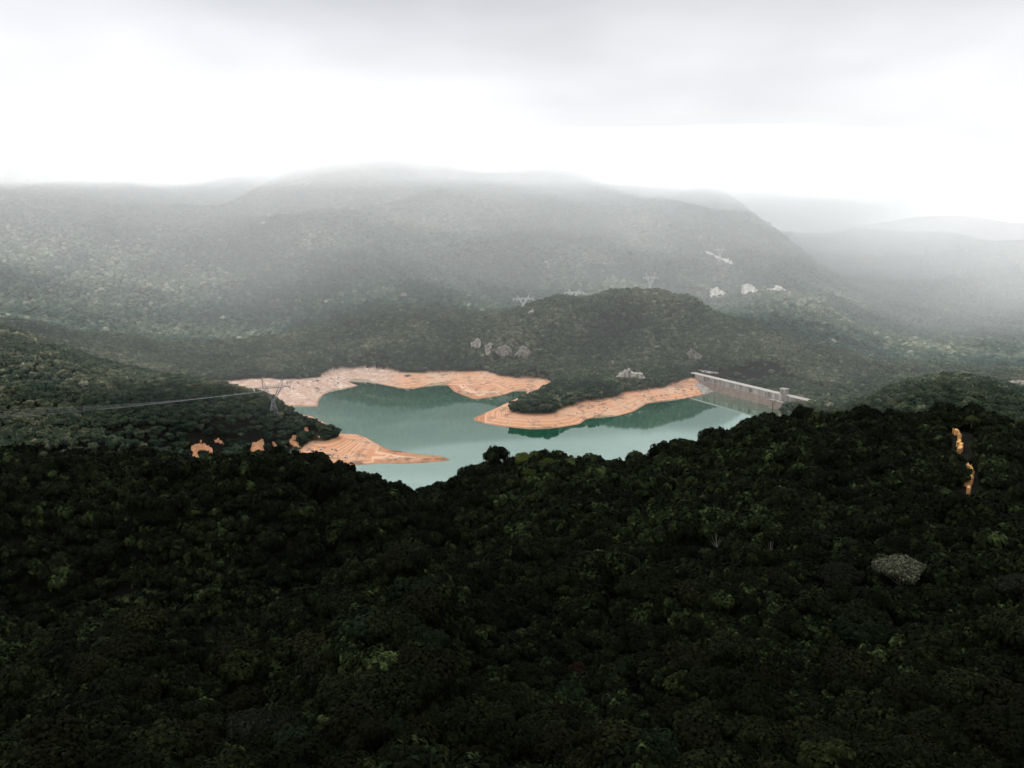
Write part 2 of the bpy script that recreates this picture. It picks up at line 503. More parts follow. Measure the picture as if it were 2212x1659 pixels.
# shoreline (z = 0), clockwise round the reservoir
shore_px = [(980, 994), (940, 999), (880, 1002), (800, 1003), (740, 1006)]
shore_xy = [at_z(u, v)[:2] for u, v in shore_px]
shore_xy += [(-250, 735), (-330, 700), (-400, 665), (-395, 640), (-300, 645), (-190, 625), (-70, 608), (20, 620), (120, 665), (210, 720),
             (290, 810), (320, 905), (335, 985)]
shore_xy += [at_z(u, v)[:2] for u, v in [(1694, 889), (1668, 876), (1602, 859.5), (1543, 845)]]
shore_xy += [at_z(u, v)[:2] for u, v in [(1518, 853), (1479, 861), (1431, 866), (1399, 871), (1367, 890), (1333, 899), (1293, 899), (1264, 907),
             (1253, 916), (1214, 923), (1170, 925), (1134, 925), (1087, 921), (1045, 915), (1025, 910), (1022, 902), (1045, 893), (1075, 880),
             (1095, 870), (1118, 860), (1138, 848), (1134, 840),
             (1117, 843), (1092, 852), (1054, 860), (1022, 863), (979, 846), (966, 831), (953, 827), (928, 831), (893, 841), (865, 838), (810, 828),
             (790, 821), (764, 819), (754, 826), (775, 833), (764, 836), (722, 842), (699, 853), (689, 864), (686, 879), (650, 877), (613, 876)]]
shore_xy += [(-345, 1062), (-352, 1030), (-320, 1000)]
shore_xy += [at_z(u, v)[:2] for u, v in [(612, 879), (645, 893), (675, 900), (700, 912), (722, 928), (745, 939), (770, 938), (790, 944), (812, 957), (840, 970), (900, 980), (950, 984)]]
SH = np.array(shore_xy, float)


def shore_sd(x, y):
    """Signed distance to the shoreline: positive on land."""
    x, y = np.asarray(x, float), np.asarray(y, float)
    shp = x.shape
    x, y = x.ravel(), y.ravel()
    best = np.full(x.shape, 1e18)
    inside = np.zeros(x.shape, bool)
    near = (x > -750) & (x < 750) & (y > 300) & (y < 1600)
    xs, ys = x[near], y[near]
    bn = np.full(xs.shape, 1e18)
    ins = np.zeros(xs.shape, bool)
    for (ax, ay), (bx, by) in zip(SH, np.roll(SH, -1, 0)):
        dx, dy = bx - ax, by - ay
        t = np.clip(((xs - ax) * dx + (ys - ay) * dy) / (dx * dx + dy * dy + 1e-9), 0, 1)
        bn = np.minimum(bn, (xs - ax - t * dx) ** 2 + (ys - ay - t * dy) ** 2)
        c = (ay > ys) != (by > ys)
        ins ^= c & (xs < (bx - ax) * (ys - ay) / (by - ay + 1e-12) + ax)
    best[near] = bn
    inside[near] = ins
    sd = np.sqrt(np.minimum(best, 500.0 ** 2))
    return np.where(inside, -sd, sd).reshape(shp)


def polar(x, y):
    return np.stack([np.arctan2(x, y) * 2.2, np.log(np.hypot(x, y))], -1)


def tps_kernel(a, b):
    r2 = ((a[:, None, :] - b[None, :, :]) ** 2).sum(-1)
    return 0.5 * r2 * np.log(r2 + 1e-12)


Q = polar(pts[:, 0], pts[:, 1])
n = len(Q)
A = np.zeros((n + 3, n + 3))
A[:n, :n] = tps_kernel(Q, Q) + np.eye(n) * 2e-5
A[:n, n] = 1
A[:n, n + 1:] = Q
A[n:, :n] = A[:n, n:].T
W = np.linalg.solve(A, np.concatenate([pts[:, 2], [0, 0, 0]]))


def tps(x, y):
    q = polar(np.ravel(x), np.ravel(y))
    o = np.empty(len(q))
    for i in range(0, len(q), 20000):
        s = q[i:i + 20000]
        o[i:i + 20000] = tps_kernel(s, Q) @ W[:n] + W[n] + s @ W[n + 1:]
    return o.reshape(np.shape(x))


def smooth01(a, b, x):
    t = np.clip((x - a) / (b - a), 0, 1)
    return t * t * (3 - 2 * t)


def tree_line(x, y):
    """Height up to which the shore is bare: low where the woods come down to the water."""
    return TREELINE - 2.0 * smooth01(-40, -10, x) * (1 - smooth01(210, 240, x)) * smooth01(890, 930, y) - 10.5 * np.maximum(smooth01(235, 262, x) * (1 - smooth01(1008, 1022, y)), np.maximum(1 - smooth01(690, 720, y), (1 - smooth01(-228, -205, x)) * (1 - smooth01(800, 830, y))))


DAM_A, DAM_B = np.array([272.0, 1181.0]), np.array([368.0, 973.0])
dam_dir = (DAM_B - DAM_A) / np.linalg.norm(DAM_B - DAM_A)
dam_n = np.array([dam_dir[1], -dam_dir[0]])      # points at the water (towards -x)
if dam_n[0] > 0:
    dam_n = -dam_n


def height(x, y):
    x, y = np.asarray(x, float), np.asarray(y, float)
    d = np.hypot(x, y)
    h = tps(x, y)
    sd = shore_sd(x, y)
    far = smooth01(1300, 2000, d)
    land = smooth01(40, 160, sd)
    h = h + land * (1 - far) * ((fbm(x / 90, y / 90, 4, 3) - 0.5) * 11 + (fbm(x / 26, y / 26, 3, 5) - 0.5) * 3.5)
    h = h + far * ((fbm(x / 360, y / 360, 5, 9, True) - 0.62) * (62 - 42 * smooth01(1900, 2300, d)))
    # shore: bare banks rise from the waterline to the tree line
    slope = np.where((x > 215) & (y < 1018) & (y > 600) | (y < 720), 1.3, 0.28)
    cap = slope * sd + np.maximum(sd - 42, 0) * 0.8 + (fbm(x / 30, y / 30, 3, 21) - 0.5) * 0.7 * smooth01(2, 14, sd)
    behind = ((x - DAM_A[0]) * dam_n[0] + (y - DAM_A[1]) * dam_n[1]) < 0
    floor_ = np.minimum(0.05 * sd, 6.0)
    out = np.maximum(np.minimum(h, cap), floor_)
    out = np.where(sd < 0, -np.minimum(0.35 * -sd, 11.0), out)
    dn = (x - DAM_A[0]) * dam_n[0] + (y - DAM_A[1]) * dam_n[1]
    al = (x - DAM_A[0]) * dam_dir[0] + (y - DAM_A[1]) * dam_dir[1]
    down = (dn < -2) & (dn > -150) & (al > 6) & (al < 225)
    out = np.where(down, np.minimum(out, 8.0 - np.minimum(-dn, 60) * 0.12), out)
    return out


# terrain grid: rays fanning out from below the viewpoint, rings further and further apart
NA, NR = 900, 920
ang = np.linspace(R(-50), R(50), NA)
rad = np.exp(np.linspace(math.log(25), math.log(7000), NR))
AA, RR = np.meshgrid(ang, rad)
GX, GY = RR * np.sin(AA), RR * np.cos(AA)
GZ = height(GX, GY)
GSD = shore_sd(GX, GY)


def ground_z(x, y):
    x, y = np.asarray(x, float), np.asarray(y, float)
    a = (np.arctan2(x, y) - ang[0]) / (ang[1] - ang[0])
    r = (np.log(np.hypot(x, y)) - math.log(25)) / (math.log(7000 / 25) / (NR - 1))
    a, r = np.clip(a, 0, NA - 1.001), np.clip(r, 0, NR - 1.001)
    i, j = a.astype(int), r.astype(int)
    fa, fr = a - i, r - j
    return (GZ[j, i] * (1 - fa) + GZ[j, i + 1] * fa) * (1 - fr) + (GZ[j + 1, i] * (1 - fa) + GZ[j + 1, i + 1] * fa) * fr


def seen_margin(x, y, extra):
    """How far (as a slope) a point EXTRA above the ground rises over everything nearer; negative: hidden."""
    a = np.clip(np.rint((np.arctan2(x, y) - ang[0]) / (ang[1] - ang[0])).astype(int), 0, NA - 1)
    r = np.clip(((np.log(np.hypot(x, y)) - math.log(25)) / (math.log(7000 / 25) / (NR - 1))).astype(int) - 1, 0, NR - 1)
    return (ground_z(x, y) + extra - CAM_H) / np.hypot(x, y) - RUN[r, a]


tre = np.where((GZ > TREELINE) & (RR < 3300), 4.0, 0.0)
RUN = np.maximum.accumulate((GZ + tre - CAM_H) / RR, 0)

in_flat = (GX > -480) & (GX < -180) & (GY > 1040) & (GY < 1300)
sand_att = smooth01(-150, -210, GX) * smooth01(1010, 1050, GY) * (GY < 1330)
veg_att = smooth01(-.8, 1.0, GZ - tree_line(GX, GY) + (fbm(GX / 60, GY / 60, 2, 31) - .5) * 4.5 * -1 + .4)
bare = (GZ < tree_line(GX, GY) + 7.0) & (GSD < 260) & ((GX - DAM_A[0]) * dam_n[0] + (GY - DAM_A[1]) * dam_n[1] > -4)
idx = np.arange(NR * NA).reshape(NR, NA)
quads = np.stack([idx[:-1, :-1], idx[:-1, 1:], idx[1:, 1:], idx[1:, :-1]], -1)
bq = bare[:-1, :-1] & bare[1:, 1:]
P3 = np.stack([GX, GY, GZ], -1).reshape(-1, 3)


def sub_mesh(name, q, mat):
    used, inv = np.unique(q.ravel(), return_inverse=True)
    return mesh_obj(name, P3[used], inv.reshape(-1, 4), mat, smooth=True, attrs={'sand': sand_att.ravel()[used], 'veg': veg_att.ravel()[used]})


tag(sub_mesh('hills', quads[~bq], M_ground), 'wooded hills and misty mountain slopes round the reservoir', 'hills', kind='structure')
tag(sub_mesh('shore', quads[bq], M_shore), 'bare orange clay banks and sand flats exposed round the reservoir', 'shore', kind='structure')
wx, wy = np.meshgrid(np.linspace(-460, 372, 60), np.linspace(590, 1330, 60))
wi = np.arange(3600).reshape(60, 60)
wq = np.stack([wi[:-1, :-1], wi[:-1, 1:], wi[1:, 1:], wi[1:, :-1]], -1).reshape(-1, 4)
wc = ((wx - DAM_A[0]) * dam_n[0] + (wy - DAM_A[1]) * dam_n[1]).ravel()
wq = wq[(wc[wq] > -14).all(1)]
tag(mesh_obj('water', np.stack([wx.ravel(), wy.ravel(), 0 * wx.ravel()], -1), wq, M_water, smooth=True),
    'calm green reservoir water mirroring the white sky', 'water', kind='structure')


def ground_hit(u, v, lo=60.0, lift=0.0):
    """Where the line of sight through a point of the picture meets the ground, as a place in the scene."""
    d = ray_dir(u, v)
    ts = np.exp(np.linspace(math.log(lo), math.log(6500), 4000)) / d[1]
    p = np.array([0, 0, CAM_H]) + d * ts[:, None]
    below = p[:, 2] < ground_z(p[:, 0], p[:, 1]) + lift
    k = np.argmax(below) if below.any() else len(ts) - 1
    return p[k]


# ------------------------------------------------------------------ bare patches, cut rock faces and tracks
CLEAR = []       # plan polygons kept free of trees


def in_poly(x, y, poly):
    ins = np.zeros(np.shape(x), bool)
    for (ax, ay), (bx, by) in zip(poly, np.roll(poly, -1, 0)):
        ins ^= ((ay > y) != (by > y)) & (x < (bx - ax) * (y - ay) / (by - ay + 1e-12) + ax)
    return ins


def patch_mesh(name, px, mat, rise=0.6, bump_h=0.6, lo=60.0, seed=0, step=None, front=(0, 6, 12), steep=None, parent=None, grow=1.5):
    """A bare patch on the slope. STEEP stands it up as a cut face of that height."""
    hit = np.array([ground_hit(u, v, lo) for u, v in px])
    if steep:
        # the face stands at the distance of its foot
        d0 = np.median(hit[:, 1])
        foot = hit[np.argmax([v for u, v in px])]
        d0 = foot[1]
        w = np.array([at_d(u, v, d0) for u, v in px])
        x0, x1, z0, z1 = w[:, 0].min(), w[:, 0].max(), w[:, 2].min(), w[:, 2].max()
        st = max((x1 - x0) / 46, (z1 - z0) / 30, 0.7)
        gx, gz = np.meshgrid(np.arange(x0 - st, x1 + 2 * st, st), np.arange(z0 - st, z1 + 2 * st, st))
        jx, jz = gx + (fbm(gx / (3 * st), gz / (3 * st), 3, seed + 5) - .5) * 7 * st, gz + (fbm(gx / (3 * st), gz / (3 * st), 3, seed + 9) - .5) * 6 * st
        ins = in_poly(jx, jz, w[:, [0, 2]])
        lean = (gz - z0) * steep
        gy = d0 + lean + (fbm(gx / (5 * st), gz / (4 * st), 4, seed, True) - 0.5) * bump_h * 4
        k = np.arange(gx.size).reshape(gx.shape)
        q = np.stack([k[:-1, :-1], k[:-1, 1:], k[1:, 1:], k[1:, :-1]], -1)
        m = ins[:-1, :-1] & ins[1:, 1:]
        q = q[m]
        if len(q) == 0:
            return None
        P = np.stack([gx.ravel(), gy.ravel(), gz.ravel()], -1)
        back = P.copy()
        back[:, 1] += 14 * max(1, st)
        used, inv = np.unique(q.ravel(), return_inverse=True)
        q = inv.reshape(-1, 4)
        V, B = P[used], back[used]
        B[:, 2] = np.minimum(B[:, 2], V[:, 2])
        nn = len(V)
        edges = {}
        for f in q:
            for a_, b_ in zip(f, np.roll(f, -1)):
                edges[(a_, b_)] = 1
        fs = [list(f) for f in q] + [[b_ + 0, a_, a_ + nn, b_ + nn] for (a_, b_) in edges if (b_, a_) not in edges] + [[i + nn for i in f[::-1]] for f in q]
        cx = [(x0 - 1, d0 - 6), (x1 + 1, d0 - 6), (x1 + 2, d0 + (z1 - z0) * steep + 6), (x0 - 2, d0 + (z1 - z0) * steep + 6)]
        CLEAR.append(np.array(cx))
        return mesh_obj(name, np.concatenate([V, B]), fs, mat, parent)
    poly = hit[:, :2]
    for s in front:
        r = np.hypot(poly[:, 0], poly[:, 1])[:, None]
        c_ = poly * (1 - s / r)
        off = c_ - c_.mean(0)
        ln = np.linalg.norm(off, axis=1)[:, None] + 1e-6
        CLEAR.append(c_ + off / ln * grow)
    x0, x1, y0, y1 = poly[:, 0].min(), poly[:, 0].max(), poly[:, 1].min(), poly[:, 1].max()
    st = step or max((x1 - x0) / 40, (y1 - y0) / 60, 0.5)
    gx, gy = np.meshgrid(np.arange(x0 - st, x1 + 2 * st, st), np.arange(y0 - st, y1 + 2 * st, st))
    w1 = 2.5 * st
    jx, jy = gx + (fbm(gx / (4 * st), gy / (4 * st), 3, seed + 5) - .5) * 2 * w1, gy + (fbm(gx / (4 * st), gy / (4 * st), 3, seed + 9) - .5) * 3 * w1
    ins = in_poly(jx, jy, poly)
    gz = ground_z(gx, gy) + rise + (fbm(gx / (3 * st), gy / (3 * st), 4, seed, True) - 0.5) * 2 * bump_h
    k = np.arange(gx.size).reshape(gx.shape)
    q = np.stack([k[:-1, :-1], k[:-1, 1:], k[1:, 1:], k[1:, :-1]], -1)
    q = q[ins[:-1, :-1] & ins[1:, 1:]]
    if len(q) == 0:
        return None
    P = np.stack([gx.ravel(), gy.ravel(), gz.ravel()], -1)
    used, inv = np.unique(q.ravel(), return_inverse=True)
    q = inv.reshape(-1, 4)
    V = P[used]
    B = V.copy()
    B[:, 2] -= rise + bump_h * 2 + 1.5
    nn = len(V)
    edges = {}
    for f in q:
        for a_, b_ in zip(f, np.roll(f, -1)):
            edges[(a_, b_)] = 1
    fs = [list(f) for f in q] + [[b_, a_, a_ + nn, b_ + nn] for (a_, b_) in edges if (b_, a_) not in edges] + [[i + nn for i in f[::-1]] for f in q]
    return mesh_obj(name, np.concatenate([V, B]), fs, mat, parent)



def cv(pts_, ku, ou, kv, ov):
    return [(ou + ku * x, ov + kv * y) for x, y in pts_]


G3 = (0.26465, 975.6, 0.26465, 585.4)
G5 = (0.3952, 1338.0, 0.3952, 390.3)
G6 = (0.17645, 390.0, 0.17645, 919.9)
GR = (0.1432, 1895.5, 0.1432, 780.5)
G4 = (0.3448, 1449.5, 0.3448, 752.6)
ROCKS = [
    ('rock_outcrop', [(1013, 747), (1031, 733), (1041, 741), (1034, 757)], M_rock, 0.5, 'small pale rock outcrop, first of the row above the inlet'),
    ('rock_outcrop', [(1046, 748), (1063, 744), (1060, 760), (1055, 771), (1048, 767)], M_rock, 0.5, 'upright white rock slab streaked black beside the broad grey rock face'),
    ('rock_outcrop', [(1068, 762), (1080, 752), (1092, 748), (1103, 754), (1109, 771), (1098, 774), (1080, 770)], M_greyrock, 0.6, 'broad grey rock face among trees on the wooded hill above the inlet'),
    ('rock_outcrop', [(1111, 770), (1123, 754), (1135, 751), (1149, 761), (1146, 771)], M_greyrock, 0.6, 'rounded grey rock face, last of the row above the inlet'),
    ('rock_outcrop', [(1332, 818), (1340, 810), (1352, 806), (1362, 799), (1372, 809), (1389, 808), (1395, 819), (1367, 821), (1335, 824)], M_rock, 0.4, 'jagged pale rock outcrop above the trees of the peninsula near the dam'),
    ('rock_outcrop', [(1485, 765), (1500, 758), (1519, 769), (1516, 777), (1490, 777)], M_greyrock, 0.5, 'dark greyish rock face on the hill slope above the end of the dam'),
    ('rock_outcrop', [(1138, 681), (1151, 668), (1157, 674), (1145, 683)], M_rock, 0.6, 'small pale rock on the shoulder of the wooded hill under the wide pylon'),
    ('road_cutting', [(1535, 640), (1540, 628), (1553, 622), (1565, 632), (1588, 638), (1588, 642), (1535, 646)], M_cut, 0.5, 'pale cut rock face by the hill road, nearest to the wooded hill'),
    ('road_cutting', [(1604, 632), (1610, 617), (1620, 614), (1630, 617), (1641, 631), (1638, 636), (1607, 636)], M_cut, 0.5, 'bright triangular rock cutting, middle one of three along the hill road'),
    ('road_cutting', [(1653, 629), (1674, 623), (1680, 615), (1688, 617), (1696, 626), (1711, 627), (1711, 630), (1686, 631)], M_cut, 0.5, 'low pale rock cutting at the far end of the hill road'),
    ('landslip', [(1521, 534), (1543, 545), (1575, 559), (1596, 570), (1591, 573), (1555, 562), (1539, 550)], M_cut, 1.2, 'long pale landslip streak slanting across the misty mountainside below a pylon'),
    ('rock_outcrop', [(1795, 732), (1804, 732), (1818, 742), (1809, 744)], M_rock, 0.6, 'tiny pale rock on the misty slope beyond the dam'),
    ('rock_outcrop', [(551, 489), (565, 478), (588, 477), (591, 484), (570, 488)], M_rock, 1.0, 'flat pale rock slab high on the misty mountain'),
    ('rock_outcrop', [(571, 469), (579, 459), (586, 466), (580, 471)], M_rock, 1.0, 'small pale rock just above the flat slab high on the mountain'),
    ('rock_outcrop', [(696, 648), (720, 647), (719, 654), (700, 654)], M_rock, 0.6, 'pale level rock bar on the lower mountain slope over the sand flat'),
    ('rock_outcrop', [(504, 548), (513, 547), (511, 554)], M_rock, 0.6, 'tiny white rock on the mountain spur left of the flat slab'),
    ('rock_outcrop', [(1171, 571), (1180, 562), (1189, 571), (1181, 576)], M_rock, 0.6, 'small pale rock on the misty slope above the wooded hill'),
    ('rock_slab', [(2180, 839), (2189, 830), (2200, 827), (2232, 827), (2232, 842), (2200, 843), (2187, 840)], M_rock, 0.5, 'smooth pale rock slab showing beyond the wooded knoll at the picture edge'),
]
for i, (nm, px, m_, st_, lab) in enumerate(ROCKS):
    o = patch_mesh(nm, px, m_, bump_h=1.4, lo=560.0, seed=40 + i, steep=st_)
    if o:
        tag(o, lab, 'rock')
SCARS = [
    ([(120, 280), (160, 245), (235, 230), (350, 235), (385, 290), (435, 340), (425, 370), (385, 375), (350, 320), (300, 300), (215, 325), (200, 350), (230, 400), (215, 430), (150, 430), (130, 340)],
     'horseshoe shaped orange clay scar in the trees just beyond the near ridge'),
    ([(220, 190), (250, 185), (270, 215), (240, 225)], 'tiny clay patch right above the horseshoe shaped clay scar'),
    ([(420, 180), (460, 168), (500, 190), (545, 230), (480, 225), (440, 205)], 'small slanting clay scar beside the horseshoe shaped one'),
    ([(870, 235), (920, 205), (1010, 180), (1025, 200), (1010, 260), (1045, 330), (1000, 345), (900, 340), (855, 300)], 'square orange clay scar at the foot of the spur, midway to the sand spit'),
    ([(1120, 205), (1160, 215), (1210, 280), (1225, 315), (1170, 305), (1140, 260)], 'narrow brownish clay scar next to the square one'),
    ([(1380, 120), (1440, 115), (1450, 160), (1400, 180), (1350, 175)], 'clay patch with a bright spot on the spur end above the boulders'),
    ([(1330, 190), (1440, 210), (1450, 275), (1380, 260)], 'dull clay patch low on the spur end'),
    ([(1515, 30), (1555, 30), (1560, 120), (1530, 115)], 'thin upright clay streak near the crest of the spur end'),
    ([(1670, 130), (1715, 128), (1708, 158)], 'tiny clay patch on the spur end nearest to the water'),
]
for i, (px, lab) in enumerate(SCARS):
    o = patch_mesh('clay_scar', cv(px, *G6), M_clay, rise=0.8, bump_h=0.7, lo=600.0, seed=80 + i, grow=2.5, front=(0, 5, 10, 15))
    if o:
        tag(o, lab, 'clay scar', 'clay scars at the foot of the spur')
TRACK = [
    (cv([(1150, 1095), (1190, 1083), (1222, 1108), (1232, 1130), (1170, 1122)], *GR), 'uppermost short stretch of ochre track near the hilltop'),
    (cv([(1213, 1140), (1255, 1170), (1248, 1202), (1215, 1198)], *GR), 'smallest glimpse of ochre track between two longer stretches'),
    (cv([(1203, 1258), (1242, 1258), (1264, 1300), (1284, 1340), (1257, 1392), (1198, 1418), (1208, 1380), (1233, 1350), (1208, 1300)], *GR), 'curved middle stretch of ochre track on the near hill'),
    (cv([(1848, 738), (1877, 753), (1893, 800), (1888, 842), (1862, 852), (1884, 884), (1828, 868), (1824, 843), (1848, 830), (1856, 790)], *G4), 'longest and lowest stretch of bright ochre track on the near hill'),
    (cv([(1838, 905), (1867, 898), (1867, 918)], *G4), 'bottom speck of ochre track below its longest stretch'),
]
for i, (px, lab) in enumerate(TRACK):
    o = patch_mesh('dirt_track', px, M_track, rise=3.0, bump_h=0.6, lo=250.0, seed=120 + i, front=(0, 4, 8, 12, 16, 20, 24, 28, 33, 38), grow=9.5)
    if o:
        tag(o, lab, 'track', 'stretches of the ochre track', 'structure')
o = patch_mesh('concrete_apron', [(1501, 832), (1516, 820), (1527, 831), (1543, 844.5), (1533, 850.5), (1520, 853.5)], M_conc, rise=0.5, bump_h=0.15, lo=800.0, seed=140, front=(0, 5, 9))
if o:
    tag(o, 'sloping pale concrete apron on the bank at the end of the dam', 'apron')

# ------------------------------------------------------------------ the dam
dam = tag(empty('dam', (DAM_A[0], DAM_A[1], 0), math.atan2(dam_dir[1], dam_dir[0])), 'long straight concrete dam with a stained lower face and pale upper wall', 'dam')
# local frame: x along the crest, y away from or towards the water
side = 1.0 if np.dot(dam_n, [-dam_dir[1], dam_dir[0]]) > 0 else -1.0
L = 232.0


def wall_prof(mb, s0, s1, prof):
    n_ = len(prof)
    pr = [(side * a, z) for a, z in prof]
    if side < 0:
        pr = pr[::-1]
    mb.add([(s0, y, z) for y, z in pr] + [(s1, y, z) for y, z in pr],
           [[k, (k + 1) % n_, n_ + (k + 1) % n_, n_ + k] for k in range(n_)][::1] + [list(range(n_))[::-1], list(range(n_, 2 * n_))])


m = MB()
wall_prof(m, 0, L, [(1.6, -14), (0.0, 11.4), (-4.8, 11.4), (-22, -14)])
m.build('lower_wall', M_conc_low, dam)
m = MB()
for k in range(8):
    a = k * L / 8
    wall_prof(m, a + 0.12, a + L / 8 - 0.12, [(-0.35, 11.4), (-0.55, 18.5), (-4.2, 18.5), (-4.6, 11.4)])
m.build('upper_wall', M_conc, dam)
m = MB()
m.box((L / 2 - 3, side * -2.35, 18.95), (L + 12, 4.6, 0.9))
m.build('coping', M_coping, dam)
m = MB()
m.box((L / 2 - 3, side * -0.35, 19.9), (L + 10, 0.35, 1.0))
m.box((L / 2 - 3, side * -4.35, 19.9), (L + 10, 0.35, 1.0))
m.build('parapet', M_coping, dam)
for s_ in (38, 46, 86, 123, 150):
    m = MB()
    m.box((s_, side * -0.38, 14.6), (1.2, 0.30, 4.4 if s_ != 86 else 2.4))
    m.build('drain_slot', M_darkhole, dam)
bx = 181.0
m = MB()
m.box((bx - 1, side * 4.6, -1.6), (26, 9.2, 24.0))
m.build('intake_block', M_conc_low, dam)
m = MB()
m.box((bx - 1, side * 4.9, 10.85), (27.2, 10.2, 0.9))
m.build('intake_ledge', M_conc, dam)
m = MB()
m.box((bx - 5.5, side * 9.25, 1.0), (1.5, 0.3, 16.5))
m.build('intake_slot', M_darkhole, dam)
m = MB()
oct8 = [(bx + 2 + 10.5 * math.cos(math.pi / 6 * k), side * (-0.3 + 5.0 * math.sin(math.pi / 6 * k))) for k in range(7)]
m.prism(oct8 if side > 0 else oct8[::-1], 11.3, 19.3)
m.build('bay', M_conc, dam)
vh = [(bx + 3 + 5.6 * math.cos(math.pi / 4 * k + .39), side * (-0.6) + 5.6 * math.sin(math.pi / 4 * k + .39)) for k in range(8)]
m = MB()
m.prism(vh, 19.4, 26.4)
house = m.build('valve_house', M_conc, dam)
vr = [(bx + 3 + 6.2 * math.cos(math.pi / 4 * k + .39), side * (-0.6) + 6.2 * math.sin(math.pi / 4 * k + .39)) for k in range(8)]
m = MB()
m.prism(vr, 26.4, 27.4)
m.build('roof', M_conc, house)
for k in (0, 1, 2):
    a = math.pi * 0.75 + (k - 1) * math.pi / 4 if side > 0 else -(math.pi * 0.75 + (k - 1) * math.pi / 4)
    m = MB()
    m.box((bx + 3 + 5.2 * math.cos(a), side * (-0.6) + 5.2 * math.sin(a), 22.0 if k == 1 else 23.2), (0.5, 1.2, 4.0 if k == 1 else 2.0), a)
    m.build('door' if k == 1 else 'window', M_darkhole, house)
CLEAR.append(np.array([DAM_A + dam_n * 16 - dam_dir * 4, DAM_B + dam_n * 14, DAM_B - dam_n * 10, DAM_A - dam_n * 9 - dam_dir * 4]))
o = patch_mesh('service_road', [(1492, 803), (1508, 799.5), (1535, 804), (1558, 813), (1550, 812.5), (1530, 807.5), (1510, 804)], M_conc, rise=1.6, bump_h=0.1, lo=900.0, seed=150, front=(0, 6, 12))
if o:
    tag(o, 'pale service road reaching the end of the dam crest', 'road', None, 'structure')


# ------------------------------------------------------------------ pylons and wires
def pylon(loc, rz, label, s=1.0, h=34.0, r=0.2, waist=0.38, steel=None):
    M_steel = steel or globals()['M_steel']
    root = tag(empty('pylon', loc, rz), label, 'pylon', 'pylons of the power line')
    wz, bz, ww, bw, aw, bl = h * waist, h * 0.72, 1.3 * s, 5.2 * s, 9.0 * s, 19.0 * s
    for sx in (-1, 1):
        for sy in (-1, 1):
            m = MB()
            m.bar((sx * bw, sy * bw * .8, -2), (sx * ww, sy * ww, wz), r * 1.2)
            m.build('leg', M_steel, root)
    m = MB()
    nb = 4
    for k in range(nb):
        t0, t1 = k / nb, (k + 1) / nb
        a0, a1 = bw + (ww - bw) * t0, bw + (ww - bw) * t1
        z0, z1 = wz * t0, wz * t1
        for sx in (-1, 1):
            m.bar((sx * a0, -a0 * .8, z0), (sx * a1, a1 * .8, z1), r * .7)
            m.bar((sx * a0, a0 * .8, z0), (sx * a1, -a1 * .8, z1), r * .7)
        for sy in (-.8, .8):
            m.bar((-a0, sy * a0, z0), (a1, sy * a1, z1), r * .7)
            m.bar((a0, sy * a0, z0), (-a1, sy * a1, z1), r * .7)
            m.bar((-a1, sy * a1, z1), (a1, sy * a1, z1), r * .7)
    m.build('bracing', M_steel, root)
    for sx in (-1, 1):
        m = MB()
        for sy in (-1, 1):
            m.bar((sx * ww, sy * ww, wz), (sx * aw, sy * 1.2, bz), r)
            m.bar((sx * ww * -.2, sy * ww, wz), (sx * (aw - 3.2), sy * 1.2, bz), r)
        for k in range(5):
            t0, t1 = k / 5, (k + 1) / 5
            for sy in (-1, 1):
                m.bar((sx * (ww + (aw - ww) * t0), sy * 1.25, wz + (bz - wz) * t0), (sx * (-.2 * ww + (aw - 3.2 + .2 * ww) * t1), sy * 1.25, wz + (bz - wz) * t1), r * .65)
        m.build('arm', M_steel, root)
        m = MB()
        m.bar((sx * (aw - 3), 0.8, bz), (sx * (aw + 1.6), 0, h), r)
        m.bar((sx * (aw + 1), -0.8, bz), (sx * (aw + 1.6), 0, h), r)
        m.bar((sx * aw, 0, bz + .5), (sx * (aw + 1.6), 0, h), r * .8)
        m.build('peak', M_steel, root)
    m = MB()
    for sy in (-1, 1):
        m.bar((-bl, 0, bz + .6), (-aw, sy * 1.2, bz), r)
        m.bar((-aw, sy * 1.2, bz), (aw, sy * 1.2, bz), r)
        m.bar((aw, sy * 1.2, bz), (bl, 0, bz + .6), r)
    m.bar((-bl, 0, bz + .7), (-aw, 0, bz + 1.9), r)
    m.bar((-aw, 0, bz + 1.9), (aw, 0, bz + 1.9), r)
    m.bar((aw, 0, bz + 1.9), (bl, 0, bz + .7), r)
    for k in range(-8, 8):
        x0 = k * aw / 8
        m.bar((x0, 1.2 if k % 2 else -1.2, bz), (x0 + aw / 8, 0, bz + 1.9), r * .6)
    m.build('crossbeam', M_steel, root)
    for k in range(6):
        x = -bl + 2 * bl * k / 5
        m = MB()
        m.bar((x, 0, bz - 0.1), (x + .9, 0, bz - 2.2), (0.45 * s, 0.30 * s), 6)
        m.build('insulator', M_white, root)
    return root, bz, bl


gp = ground_hit(592, 899, 700)
PY = (gp[0], gp[1], float(ground_z(gp[0], gp[1])))
pyl, bz, bl = pylon(PY, R(24), 'steel lattice pylon on the dark spur in front of the sand flat', h=42, r=0.24)


def pylon_on(u, v, d, rz, label, h, s=1.0, r=0.3, steel=M_pale):
    p = at_d(u, v, d)
    z = float(ground_z(p[0], p[1]))
    return pylon((p[0], p[1], min(z, p[2] - h)) if p[2] - h < z else (p[0], p[1], z), R(rz), label, s=s, h=max(h, p[2] - z), r=r, steel=steel)


